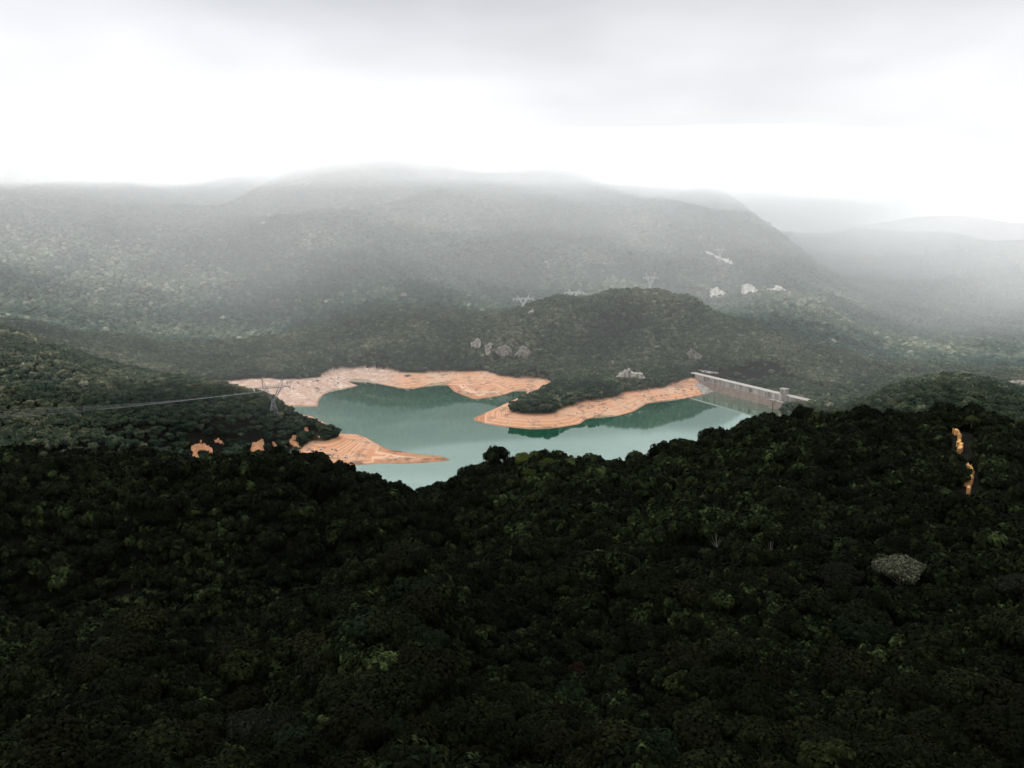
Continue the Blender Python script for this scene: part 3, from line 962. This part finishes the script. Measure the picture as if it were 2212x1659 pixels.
pylon_on(1405, 587, 1500, 6, 'faint steel pylon standing on the summit of the wooded hill', 30, 0.75, 0.28)
pylon_on(1130, 637, 1480, 12, 'pylon whose wide white dotted beam shows over the shoulder of the wooded hill', 26, 1.0, 0.32)
pylon_on(1240, 624, 1560, 10, 'pylon half hidden just behind the crest of the wooded hill', 26, 1.0, 0.32)
pylon_on(1556, 529, 2020, 0, 'faint pylon on the misty slope by the landslip streak', 28, 0.75, 0.3)
pylon_on(1658, 477, 2300, 0, 'dark pylon on the skyline where the mountain drops to the saddle', 24, 0.8, 0.5, M_steel)
pylon_on(1704, 497, 2500, 0, 'faint pylon in the mist at the saddle of the skyline', 24, 0.8, 0.5, M_steel)

wires = MB()
ca, sa = math.cos(R(24)), math.sin(R(24))
END = at_d(-60, 897, 730)
for k, off in enumerate((-1.0, -0.6, -0.2, 0.2, 0.6, 1.0)):
    a = np.array([PY[0] + ca * bl * off, PY[1] + sa * bl * off, PY[2] + bz - 2.2])
    b_ = END + np.array([off * 6, off * 15, 1.4 * off])
    prev = a
    for q_ in range(1, 25):
        t_ = q_ / 24
        p_ = a + (b_ - a) * t_
        p_[2] -= 4 * 3.5 * t_ * (1 - t_)
        wires.bar(prev, p_, 0.045, 3)
        prev = p_
tag(wires.build('power_line', M_pale), 'bundle of pale power wires running level across the dark spur to the pylon', 'power line')


# ------------------------------------------------------------------ trees
def ico(sub=1):
    t = (1 + 5 ** .5) / 2
    v = [(-1, t, 0), (1, t, 0), (-1, -t, 0), (1, -t, 0), (0, -1, t), (0, 1, t), (0, -1, -t), (0, 1, -t), (t, 0, -1), (t, 0, 1), (-t, 0, -1), (-t, 0, 1)]
    v = [np.array(p) / np.linalg.norm(p) for p in v]
    f = [(0, 11, 5), (0, 5, 1), (0, 1, 7), (0, 7, 10), (0, 10, 11), (1, 5, 9), (5, 11, 4), (11, 10, 2), (10, 7, 6), (7, 1, 8),
         (3, 9, 4), (3, 4, 2), (3, 2, 6), (3, 6, 8), (3, 8, 9), (4, 9, 5), (2, 4, 11), (6, 2, 10), (8, 6, 7), (9, 8, 1)]
    for _ in range(sub):
        cache, nf = {}, []

        def mid(a, b):
            k = (min(a, b), max(a, b))
            if k not in cache:
                p = v[a] + v[b]
                v.append(p / np.linalg.norm(p))
                cache[k] = len(v) - 1
            return cache[k]
        for a, b, c in f:
            ab, bc, ca_ = mid(a, b), mid(b, c), mid(c, a)
            nf += [(a, ab, ca_), (b, bc, ab), (c, ca_, bc), (ab, bc, ca_)]
        f = nf
    return np.array(v), np.array(f)


LOBE = {}


def crown_geo(n_leaf, leaf, lobes, r, seed, flat=0.62, dome=False, core=0, jit=.30):
    """Leaf clumps over an irregular crown of lobes: unit crown radius about 1, foot at z = 0. Returns verts, tris."""
    g = np.random.default_rng(seed)
    id_key = seed
    k = lobes
    ph = np.arange(k) * 2.39996 + g.random(k) * .6
    rr = np.sqrt((np.arange(k) + .4) / k) * (0.72 if dome else 0.78)
    hz_ = np.sqrt(np.maximum(0, 1 - (rr * 1.02) ** 2)) if dome else g.uniform(.35, 1.0, k) * (1 - rr * .45)
    C = np.stack([rr * np.cos(ph), rr * np.sin(ph), 0.55 + flat * hz_], -1)
    C[:, :2] += g.normal(0, .06, (k, 2))
    rad_ = r * g.uniform(.75, 1.25, k)
    P, D, J = [], [], []
    cnt = 0
    while cnt < n_leaf:
        m_ = n_leaf * 2
        j = g.integers(0, k, m_)
        d = g.normal(size=(m_, 3))
        d[:, 2] = d[:, 2] * .8 + .28
        d /= np.linalg.norm(d, axis=1)[:, None]
        p = C[j] + d * (rad_[j] * g.uniform(.78, 1.10, m_))[:, None] * np.array([1, 1, .8])
        dist = np.linalg.norm((p[:, None, :] - C[None]) / np.array([1, 1, .8]), axis=2) / rad_[None]
        dist[np.arange(m_), j] = 9
        keep = (dist.min(1) > .72) & (p[:, 2] > .12)
        P.append(p[keep])
        D.append(d[keep])
        J.append(j[keep])
        cnt += keep.sum()
    P, D = np.concatenate(P)[:n_leaf], np.concatenate(D)[:n_leaf]
    LOBE[id_key] = (np.concatenate(J)[:n_leaf], k)
    nrm = D + g.normal(0, jit, D.shape) + np.array([0, 0, .30])
    nrm /= np.linalg.norm(nrm, axis=1)[:, None]
    t_ = np.cross(nrm, g.normal(size=nrm.shape))
    t_ /= np.linalg.norm(t_, axis=1)[:, None]
    b_ = np.cross(nrm, t_)
    s = leaf * g.uniform(.55, 1.45, (n_leaf, 1))
    w = s * g.uniform(.5, .8, (n_leaf, 1))
    v = np.stack([P - t_ * s, P - b_ * w + nrm * s * .18, P + t_ * s - nrm * s * .3, P + b_ * w + nrm * s * .18], 1).reshape(-1, 3)
    i = np.arange(n_leaf)[:, None] * 4
    f = np.concatenate([i + [0, 1, 3], i + [1, 2, 3]], 0)
    if core:
        cvv, cf = ico(core - 1)
        cc = []
        for c_, q_ in zip(C, rad_):
            cc.append(cvv * q_ * np.array([.70, .70, .55]) + c_)
        cc.append(cvv * np.array([.62, .62, .42]) + np.array([0, 0, .62]))
        nv = len(v)
        ff = [cf + nv + q_ * len(cvv) for q_ in range(len(cc))]
        v = np.concatenate([v] + cc)
        f = np.concatenate([f] + ff)
    return v, f


def dome_geo(seed, sub=1, cut=-.25):
    g = np.random.default_rng(seed)
    v, f = ico(sub)
    keep = (v[f][:, :, 2] > cut).all(1)
    f = f[keep]
    used, inv = np.unique(f.ravel(), return_inverse=True)
    v, f = v[used], inv.reshape(-1, 3)
    v = v * g.uniform(.62, 1.18, (len(v), 1)) * np.array([1, 1, .75]) + g.normal(0, .05, v.shape)
    v[:, 2] += .62
    return v, f


# scatter: candidate stems ring by ring, tighter where the forest is near
def scatter(d0, d1, sp, jit=.45, half=45):
    xs, ys = np.meshgrid(np.arange(-d1 * .75, d1 * .75, sp), np.arange(0, d1, sp * .87))
    xs = xs + (np.arange(xs.shape[0])[:, None] % 2) * sp * .5
    x = (xs + rng.uniform(-jit, jit, xs.shape) * sp).ravel()
    y = (ys + rng.uniform(-jit, jit, ys.shape) * sp).ravel()
    d = np.hypot(x, y)
    k = (d > d0) & (d < d1) & (np.abs(np.arctan2(x, y)) < R(half)) & (y > 10)
    x, y = x[k], y[k]
    sd = shore_sd(x, y)
    z = ground_z(x, y)
    tl = (fbm(x / 60, y / 60, 2, 31) - .5) * 4.5
    wet_side = (x - DAM_A[0]) * dam_n[0] + (y - DAM_A[1]) * dam_n[1] > -6
    ok = ~((z < tree_line(x, y) + tl - .3) & (sd < 260) & wet_side) & (sd > 0)
    for poly in CLEAR:
        x0, y0 = poly.min(0)
        x1, y1 = poly.max(0)
        c = np.nonzero(ok & (x > x0) & (x < x1) & (y > y0) & (y < y1))[0]
        if len(c):
            ok[c[in_poly(x[c], y[c], poly)]] = False
    x, y, z = x[ok], y[ok], z[ok]
    vis = seen_margin(x, y, 8.0) > -.012
    return x[vis], y[vis], z[vis]


KINDS = {
    # kind: (leaf count, leaf size, lobes, lobe radius, flatness, dome)
    'dark': (2200, .085, 13, .36, .75, False), 'olive': (2100, .09, 11, .40, .8, False), 'bright': (1700, .10, 9, .38, .85, False),
    'fresh': (2000, .09, 12, .36, .85, False), 'teal': (1800, .10, 10, .38, .70, False), 'grey': (3600, .060, 24, .28, .75, True), 'silver': (3800, .062, 26, .27, .75, True),
    'rust': (1400, .10, 8, .38, .7, False)}
PROTO = {}
for i, (kd, (nl, ls, lb, lr, fl, dm)) in enumerate(KINDS.items()):
    PROTO[kd] = []
    for q_ in range(4 if kd in ('dark', 'olive') else 2):
        v, f = crown_geo(nl, ls, lb, lr, 300 + i * 10 + q_, fl, dm, core=0)
        o = mesh_obj('crown', v, f, M_leaf[kd])
        m = MB()
        m.bar((0, 0, -.35), (.03, .02, .35), (.055, .045), 7)
        m.bar((.03, .02, .35), (-.02, .05, .95), (.045, .02), 6)
        for w_ in range(5):
            a = w_ * 1.26 + q_
            m.bar((.02, .02, .3 + .06 * w_), (.55 * math.cos(a), .55 * math.sin(a), .75 + .05 * w_), (.028, .012), 5)
        tr = m.build('trunk', M_bark)
        PROTO[kd].append((o.data, tr.data))
        for z_ in (o, tr):
            bpy.data.objects.remove(z_)


def tree(kind, x, y, z, r, label, group=None, name='broadleaf_tree', stretch=1.0):
    cm, tm = PROTO[kind][int(rng.integers(len(PROTO[kind])))]
    root = bpy.data.objects.new(name, None)
    root.empty_display_size = .5
    COL.objects.link(root)
    root.location = (x, y, z + r * .35)
    root.rotation_euler = (0, 0, rng.random() * 6.283)
    root.scale = (r, r * rng.uniform(.88, 1.12), r * stretch * rng.uniform(.95, 1.3))
    tag(root, label, 'tree', group)
    for nm, me in (('crown', cm), ('trunk', tm)):
        c = bpy.data.objects.new(nm, me)
        c.parent = root
        COL.objects.link(c)
    return root


NOTABLE = [
    ('silver', 1940, 1262, 8.6, 'large pale silvery domed tree, the brightest crown of the near hillside'),
    ('grey', 1865, 1135, 8.0, 'big dark grey domed tree upslope of the silvery one'),
    ('grey', 1812, 1262, 8.2, 'broad dark dome tree touching the silvery one'),
    ('grey', 1760, 1150, 5.6, 'dark grey crown in front of the big grey dome upslope'),
    ('olive', 1650, 1258, 6.2, 'olive green dome tree standing alone above a dark hollow'),
    ('olive', 1735, 1330, 5.6, 'olive green dome tree with a bluish neighbour on the near hillside'),
    ('teal', 1762, 1345, 4.4, 'bluish green tree leaning against an olive dome'),
    ('teal', 1228, 1522, 4.6, 'fresh bluish green sprawling tree in the lower middle of the forest'),
    ('teal', 1366, 1456, 4.4, 'pale bluish green tree in the dark lower forest, nearest to a rust one'),
    ('bright', 1361, 1568, 3.6, 'yellow green tree below the bluish ones in the lower forest'),
    ('bright', 2151, 1540, 4.2, 'yellow green crown rising from black shade at the lower right'),
    ('rust', 1253, 1458, 3.8, 'rust brown tree crown in the lower middle of the forest'),
    ('bright', 2056, 1126, 4.0, 'light yellow green tree up the slope below the ochre track'),
    ('bright', 1456, 1119, 3.6, 'light green crown halfway up the near hill, above the dead trees'),
    ('bright', 100, 1388, 4.2, 'light green crown by the edge of the picture, at the front of the valley'),
    ('bright', 350, 1428, 3.4, 'small bright yellow green crown in the lower forest, near a rust one'),
    ('bright', 565, 1481, 3.4, 'yellow green crown halfway along the lower forest'),
    ('teal', 400, 1552, 3.0, 'small bluish green crown in the lower left forest'),
    ('bright', 72, 1612, 3.2, 'bright yellow green crown in the bottom left corner'),
    ('rust', 280, 1472, 3.8, 'rust orange crown glowing faintly in the dark lower left forest'),
    ('bright', 285, 1243, 5.0, 'mid green rounded tree on the shaded face of the far side of the valley'),
    ('fresh', 1128, 1004, 5.0, 'fresh green tree on the small rise right beneath the water'),
    ('fresh', 1158, 992, 4.4, 'fresh green tree crowning the small rise against the water'),
    ('fresh', 1182, 1008, 4.4, 'fresh green tree on the falling side of the small rise'),
    ('fresh', 1142, 1034, 4.6, 'fresh green tree lowest on the small rise, in front of the other fresh ones'),
    ('fresh', 2098, 915, 4.0, 'yellow green tree sticking up on the skyline of the near hill'),
    ('dark', 2060, 908, 5.0, 'dark tall tree sticking up on the skyline of the near hill'),
]
taken = []
for kd, u, v, r, lab in NOTABLE:
    p = ground_hit(u, v + r * 3, 120, lift=3.0)
    z = float(ground_z(p[0], p[1]))
    tree(kd, p[0], p[1], z + (4.0 if kd == 'fresh' else 1.0 if r < 5 else 0.0 if kd == 'silver' else -2.0), r, lab)
    taken.append((p[0], p[1], r))
taken = np.array(taken)

X, Y, Z = scatter(138, 600, 5.2)
keepm = np.ones(len(X), bool)
for tx, ty, r in taken:
    keepm &= np.hypot(X - tx, Y - ty) > r * .55
X, Y, Z = X[keepm], Y[keepm], Z[keepm]
D = np.hypot(X, Y)
# crown sizes come in drifts
RAD = 2.4 + 2.4 * fbm(X / 40, Y / 40, 2, 61) + rng.gamma(1.1, .95, len(X)).clip(0, 4)
Z = Z + rng.normal(0, .8, len(X)) + 3.0 * (fbm(X / 24, Y / 24, 2, 67) - .5)
pu = np.abs(X / D) < .60
pv = (ground_z(X, Y) + 5 - CAM_H) / D > -.735
order = np.argsort(D / RAD + np.where(pu & pv, 0, 1e9))
front = order[:262]
isf = np.zeros(len(X), bool)
isf[front] = True
DESC = {'dark': ('dark green broadleaf tree packed into the nearest forest at the bottom', 'dark green trees of the nearest forest'),
        'olive': ('olive green broadleaf tree packed into the nearest forest at the bottom', 'olive green trees of the nearest forest'),
        'teal': ('dull bluish green tree among the dark ones of the nearest forest', 'bluish trees of the nearest forest'),
        'bright': ('lighter yellowish green tree among the dark ones of the nearest forest', 'yellowish trees of the nearest forest'),
        'grey': ('greyish dome crowned tree among the dark ones of the nearest forest', 'greyish trees of the nearest forest')}
for i in front:
    kd = rng.choice(['dark', 'olive', 'teal', 'bright', 'grey'], p=[.54, .31, .06, .05, .04])
    tree(kd, X[i], Y[i], Z[i], RAD[i], *DESC[kd])

# dead, bleached trees
for u, v, h, nb, lab in [(1545, 1210, 10.0, 5, 'dead tree with bare white branches fanned like a hand'), (1662, 1222, 9.0, 3, 'dead tree with one thin crooked white stem'),
                         (1688, 1352, 5.0, 2, 'short bare white snag poking out of the dark hollow')]:
    p = ground_hit(u, v, 120, lift=3.0)
    root = tag(empty('dead_tree', (p[0], p[1], float(ground_z(p[0], p[1])) + 4.0)), lab, 'tree', 'dead white trees')
    m = MB()
    m.bar((0, 0, -3), (.2, 0, h * .45), (.22, .14), 6)
    m.bar((.2, 0, h * .45), (-.1, .1, h), (.14, .05), 5)
    m.build('trunk', M_dead, root)
    for k in range(nb):
        a = (-.75 + 1.5 * k / max(1, nb - 1)) * (1 if nb > 4 else .35)
        m = MB()
        e = (math.sin(a) * h * .5, rng.uniform(-1, 1), h * (.45 + .55 * math.cos(a)))
        q_ = (math.sin(a) * h * .2, 0, h * .62)
        m.bar((.1, 0, h * .3), q_, (.07, .05), 4)
        m.bar(q_, e, (.05, .015), 4)
        m.build('branch', M_dead, root)


def forest(name, x, y, z, rad_, geos, mat, label, tint, zs=1.0, sink=.0, seeds=None, vary=1.0):
    """One mass of trees, each its own crown in size, turn and tint."""
    V, Fc, T = [], [], []
    nv = 0
    pick = rng.integers(0, len(geos), len(x))
    for gi, (gv, gf) in enumerate(geos):
        k = np.nonzero(pick == gi)[0]
        if not len(k):
            continue
        a = rng.random(len(k)) * 6.283
        ca_, sa_ = np.cos(a)[:, None], np.sin(a)[:, None]
        s = rad_[k][:, None]
        sy = s * rng.uniform(.85, 1.15, s.shape)
        sz = s * zs * rng.uniform(.8, 1.25, s.shape)
        px, py = gv[None, :, 0] * s, gv[None, :, 1] * sy
        vv = np.stack([px * ca_ - py * sa_ + x[k][:, None], px * sa_ + py * ca_ + y[k][:, None], gv[None, :, 2] * sz + z[k][:, None] - sink * s], -1)
        V.append(vv.reshape(-1, 3).astype(np.float32))
        Fc.append((gf[None] + (np.arange(len(k)) * len(gv))[:, None, None] + nv).reshape(-1, 3).astype(np.int32))
        lv = np.zeros((len(k), len(gv)), np.float32)
        if seeds:
            lj, nlobe = LOBE[seeds[gi]]
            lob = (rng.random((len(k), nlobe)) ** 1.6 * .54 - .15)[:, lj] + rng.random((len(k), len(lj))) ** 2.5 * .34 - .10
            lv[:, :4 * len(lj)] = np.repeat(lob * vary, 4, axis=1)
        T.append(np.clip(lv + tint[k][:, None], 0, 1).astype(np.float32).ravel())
        nv += len(k) * len(gv)
    return tag(mesh_obj(name, np.concatenate(V), np.concatenate(Fc), mat, attrs={'tint': np.concatenate(T)}), label, 'forest', kind='stuff')


def tints(x, y, wl, seed, lo=.05, span=.5, big=.4):
    return np.clip(lo + span * rng.beta(2, 3, len(x)) + big * (fbm(x / wl, y / wl, 3, seed) - .5) + (rng.random(len(x)) < .04) * .25, 0, 1)


b2 = ~isf & (D > 140)
near_b = b2 & (D < 360)
far_b = b2 & ~near_b
lod0 = [crown_geo(520, .125, 10 + q_, .36, 520 + q_, .82, q_ % 3 == 0, core=1, jit=.24) for q_ in range(6)]
lod1 = [crown_geo(260, .175, 9, .38, 500 + q_, .82, q_ % 3 == 0, core=1, jit=.24) for q_ in range(6)]
TN = tints(X, Y, 55, 71, .04, .42)
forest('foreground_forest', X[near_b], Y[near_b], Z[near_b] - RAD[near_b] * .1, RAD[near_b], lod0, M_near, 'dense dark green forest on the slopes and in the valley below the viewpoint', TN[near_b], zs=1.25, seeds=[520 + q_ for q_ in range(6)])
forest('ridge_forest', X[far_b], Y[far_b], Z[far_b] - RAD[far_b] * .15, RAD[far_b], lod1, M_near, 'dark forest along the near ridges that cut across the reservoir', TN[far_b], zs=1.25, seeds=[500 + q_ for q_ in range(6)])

X2, Y2, Z2 = scatter(600, 1520, 6.4, half=40)
rad2 = rng.uniform(3.0, 4.6, len(X2)) * (.85 + .4 * fbm(X2 / 60, Y2 / 60, 2, 63))
lod2 = [crown_geo(96, .27, 7, .40, 540 + q_, .6, q_ % 2 == 0, core=1) for q_ in range(6)]
T2 = tints(X2, Y2, 90, 73, .10, .6, .7)
n2 = np.hypot(X2, Y2) < 960
lod2n = [crown_geo(190, .19, 9, .38, 580 + q_, .7, q_ % 2 == 0, core=1) for q_ in range(6)]
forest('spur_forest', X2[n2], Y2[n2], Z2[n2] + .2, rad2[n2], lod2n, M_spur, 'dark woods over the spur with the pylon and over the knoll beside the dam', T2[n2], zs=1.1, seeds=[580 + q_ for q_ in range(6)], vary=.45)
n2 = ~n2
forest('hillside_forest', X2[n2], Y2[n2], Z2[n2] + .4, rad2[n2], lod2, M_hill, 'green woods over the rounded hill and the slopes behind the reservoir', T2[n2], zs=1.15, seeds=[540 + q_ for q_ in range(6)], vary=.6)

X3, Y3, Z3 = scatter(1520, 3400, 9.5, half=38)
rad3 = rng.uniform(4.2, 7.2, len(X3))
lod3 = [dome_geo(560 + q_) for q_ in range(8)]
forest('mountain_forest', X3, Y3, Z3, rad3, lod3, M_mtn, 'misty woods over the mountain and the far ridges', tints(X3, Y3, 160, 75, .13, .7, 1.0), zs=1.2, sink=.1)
print('TREES', len(X), len(X2), len(X3))

# ------------------------------------------------------------------ boulders on the bare shore
stones = []
for q_ in range(4):
    g = np.random.default_rng(900 + q_)
    v, f = ico(1)
    v = v * g.uniform(.72, 1.15, (len(v), 1)) * np.array([1.2, .9, .7])
    o = mesh_obj('boulder', v, f, M_rock)
    stones.append(o.data)
    bpy.data.objects.remove(o)


def boulder(x, y, s, label, group):
    o = bpy.data.objects.new('boulder', stones[int(rng.integers(4))])
    COL.objects.link(o)
    o.location = (x, y, float(ground_z(x, y)) + s * .3)
    o.rotation_euler = (0, 0, rng.random() * 6.28)
    o.scale = (s * rng.uniform(.8, 1.3), s, s * rng.uniform(.7, 1.1))
    tag(o, label, 'boulder', group)


for cx_, cy_, n_, ru, rv, smin, smax, lab, grp in [
        (680, 978, 60, 75, 16, .6, 1.7, 'dark rubble boulder strewn below the trees at the root of the sand spit', 'boulders at the root of the sand spit'),
        (670, 822, 46, 62, 28, .8, 2.2, 'pale boulder lying on the wide sand flat at the head of the inlet', 'boulders on the sand flat'),
        (1460, 850, 34, 70, 13, .7, 1.8, 'stone scattered on the stony bank between peninsula and dam', 'stones on the bank near the dam'),
        (1278, 880, 30, 34, 14, .6, 1.5, 'brown stone in the rubble gully across the peninsula bank', 'stones in the rubble gully'),
        (1000, 845, 24, 30, 12, .6, 1.6, 'stone on the broken bank across the inlet from the peninsula', 'stones on the broken bank')]:
    done = 0
    for _ in range(n_ * 8):
        if done >= n_:
            break
        p = ground_hit(cx_ + rng.uniform(-1, 1) * ru, cy_ + rng.uniform(-1, 1) * rv, 600)
        if 0.1 < float(ground_z(p[0], p[1])) < TREELINE + 1 and shore_sd(p[0], p[1]) > 1:
            boulder(p[0], p[1], smin + (smax - smin) * rng.random() ** 2, lab, grp)
            done += 1
p = ground_hit(880, 812, 800)
boulder(p[0], p[1], 5.0, 'large rounded boulder at the tree line of the far shore', None)

# ------------------------------------------------------------------ the air
def volume_mat(name, density, colour, aniso):
    m = bpy.data.materials.new(name)
    m.use_nodes = True
    t = m.node_tree
    t.nodes.clear()
    v = N(t, 'ShaderNodeVolumePrincipled')
    v.inputs['Color'].default_value = (*colour, 1)
    v.inputs['Density'].default_value = density
    v.inputs['Anisotropy'].default_value = aniso
    o = N(t, 'ShaderNodeOutputMaterial')
    t.links.new(v.outputs[0], o.inputs['Volume'])
    return m


hz = MB()
hz.box((0, 3300, 350), (12000, 7800, 800))
tag(hz.build('haze', volume_mat('haze', HAZE_DENSITY, (0.96, 0.985, 0.99), 0.0)), 'thin grey haze hanging over the whole valley', 'haze', kind='stuff')


def veil(name, x0, x1, y0, y1, top, base, density, label, step=60.0, edge=1100.0, front_z=320.0, fall=0.0, colour=(0.965, 0.985, 0.99), aniso=0.0):
    """A body of mist: a lens that thickens from a thin front edge, uneven above (TOP) and below (BASE)."""
    gx, gy = np.meshgrid(np.arange(x0, x1 + step, step), np.arange(y0, y1 + step, step))
    roof = np.clip((gy - y0) / edge, 0, 1)
    roof = front_z + (top - front_z) * (1 - (1 - roof) ** 2) + (fbm(gx / 500, gy / 500, 3, 301) - .5) * 50 * roof
    roof = roof - fall * smooth01(500, 1500, gx)
    gz = np.minimum(base(gx, gy), roof - 1.0)
    k = np.arange(gx.size).reshape(gx.shape)
    q = np.stack([k[:-1, :-1], k[:-1, 1:], k[1:, 1:], k[1:, :-1]], -1).reshape(-1, 4)
    n_ = gx.size
    lo = np.stack([gx.ravel(), gy.ravel(), gz.ravel()], -1)
    hi = lo.copy()
    hi[:, 2] = roof.ravel()
    per = np.concatenate([k[0, :], k[1:, -1], k[-1, -2::-1], k[-2:0:-1, 0]])
    fs = [list(f[::-1]) for f in q] + [list(f + n_) for f in q] + [[a, b_, b_ + n_, a + n_] for a, b_ in zip(per, np.roll(per, -1))]
    o = mesh_obj(name, np.concatenate([lo, hi]), fs, volume_mat(name, density, colour, aniso))
    return tag(o, label, 'mist', kind='stuff')


def thin_base(x, y):
    w = (fbm(x / 300, y / 300, 3, 231) - .5) * 160
    return np.maximum(600 - (y - 540 + w) * 2.2, -45)


def mist_base(x, y):
    w = (fbm(x / 620, y / 620, 2, 201) - .5) * 200
    return np.maximum(640 - (y - 1020 + w) * 1.25, -40)


def back_base(x, y):
    w = (fbm(x / 420, y / 420, 2, 207) - .5) * 160
    return np.maximum(560 - (y - 1420 + w) * 2.6, -42)


def cloud_base(low, front, seed, lump=210):
    def f(x, y):
        lift = low + 60 * np.exp(-((x + 100) / 700) ** 2) - 50 * smooth01(300, 1100, x)
        return np.maximum(500 - (y - front) * 1.4, lift + (fbm(x / 430, y / 600, 3, seed) - .5) * lump)
    return f


WHITE = (0.97, 0.99, 1.0)
veil('thin_mist', -2700, 3500, 520, 3900, 430, thin_base, THIN_DENSITY, 'faint mist over the reservoir and the hills beyond it', fall=90.0, colour=WHITE)
veil('valley_mist', -2600, 3400, 1120, 3850, 440, mist_base, MIST_DENSITY, 'pale mist filling the valley in front of the mountain', fall=120.0, colour=WHITE)
veil('slope_mist', -2580, 1500, 1440, 3800, 450, back_base, BACK_DENSITY, 'mist lying on the lower mountain slopes behind the wooded hill', fall=140.0, colour=WHITE)
for k, (low, front, top, dens) in enumerate([(190, 1640, 530, 1.0), (250, 1720, 550, 1.2), (300, 1780, 570, 1.8)]):
    veil('hill_cloud', -2550 + 20 * k, 1250 - 60 * k, front, 3500 - 20 * k, top, cloud_base(low, front, 211 + 10 * k), CLOUD_DENSITY * dens,
         'low white cloud drooping over the mountain in soft folds', colour=WHITE)['group'] = 'folds of the hill cloud'
veil('cloud_heart', -2400, 950, 1840, 3300, 590, cloud_base(322, 1840, 281), CORE_DENSITY, 'thick part of the cloud that swallows the mountain top', colour=WHITE)
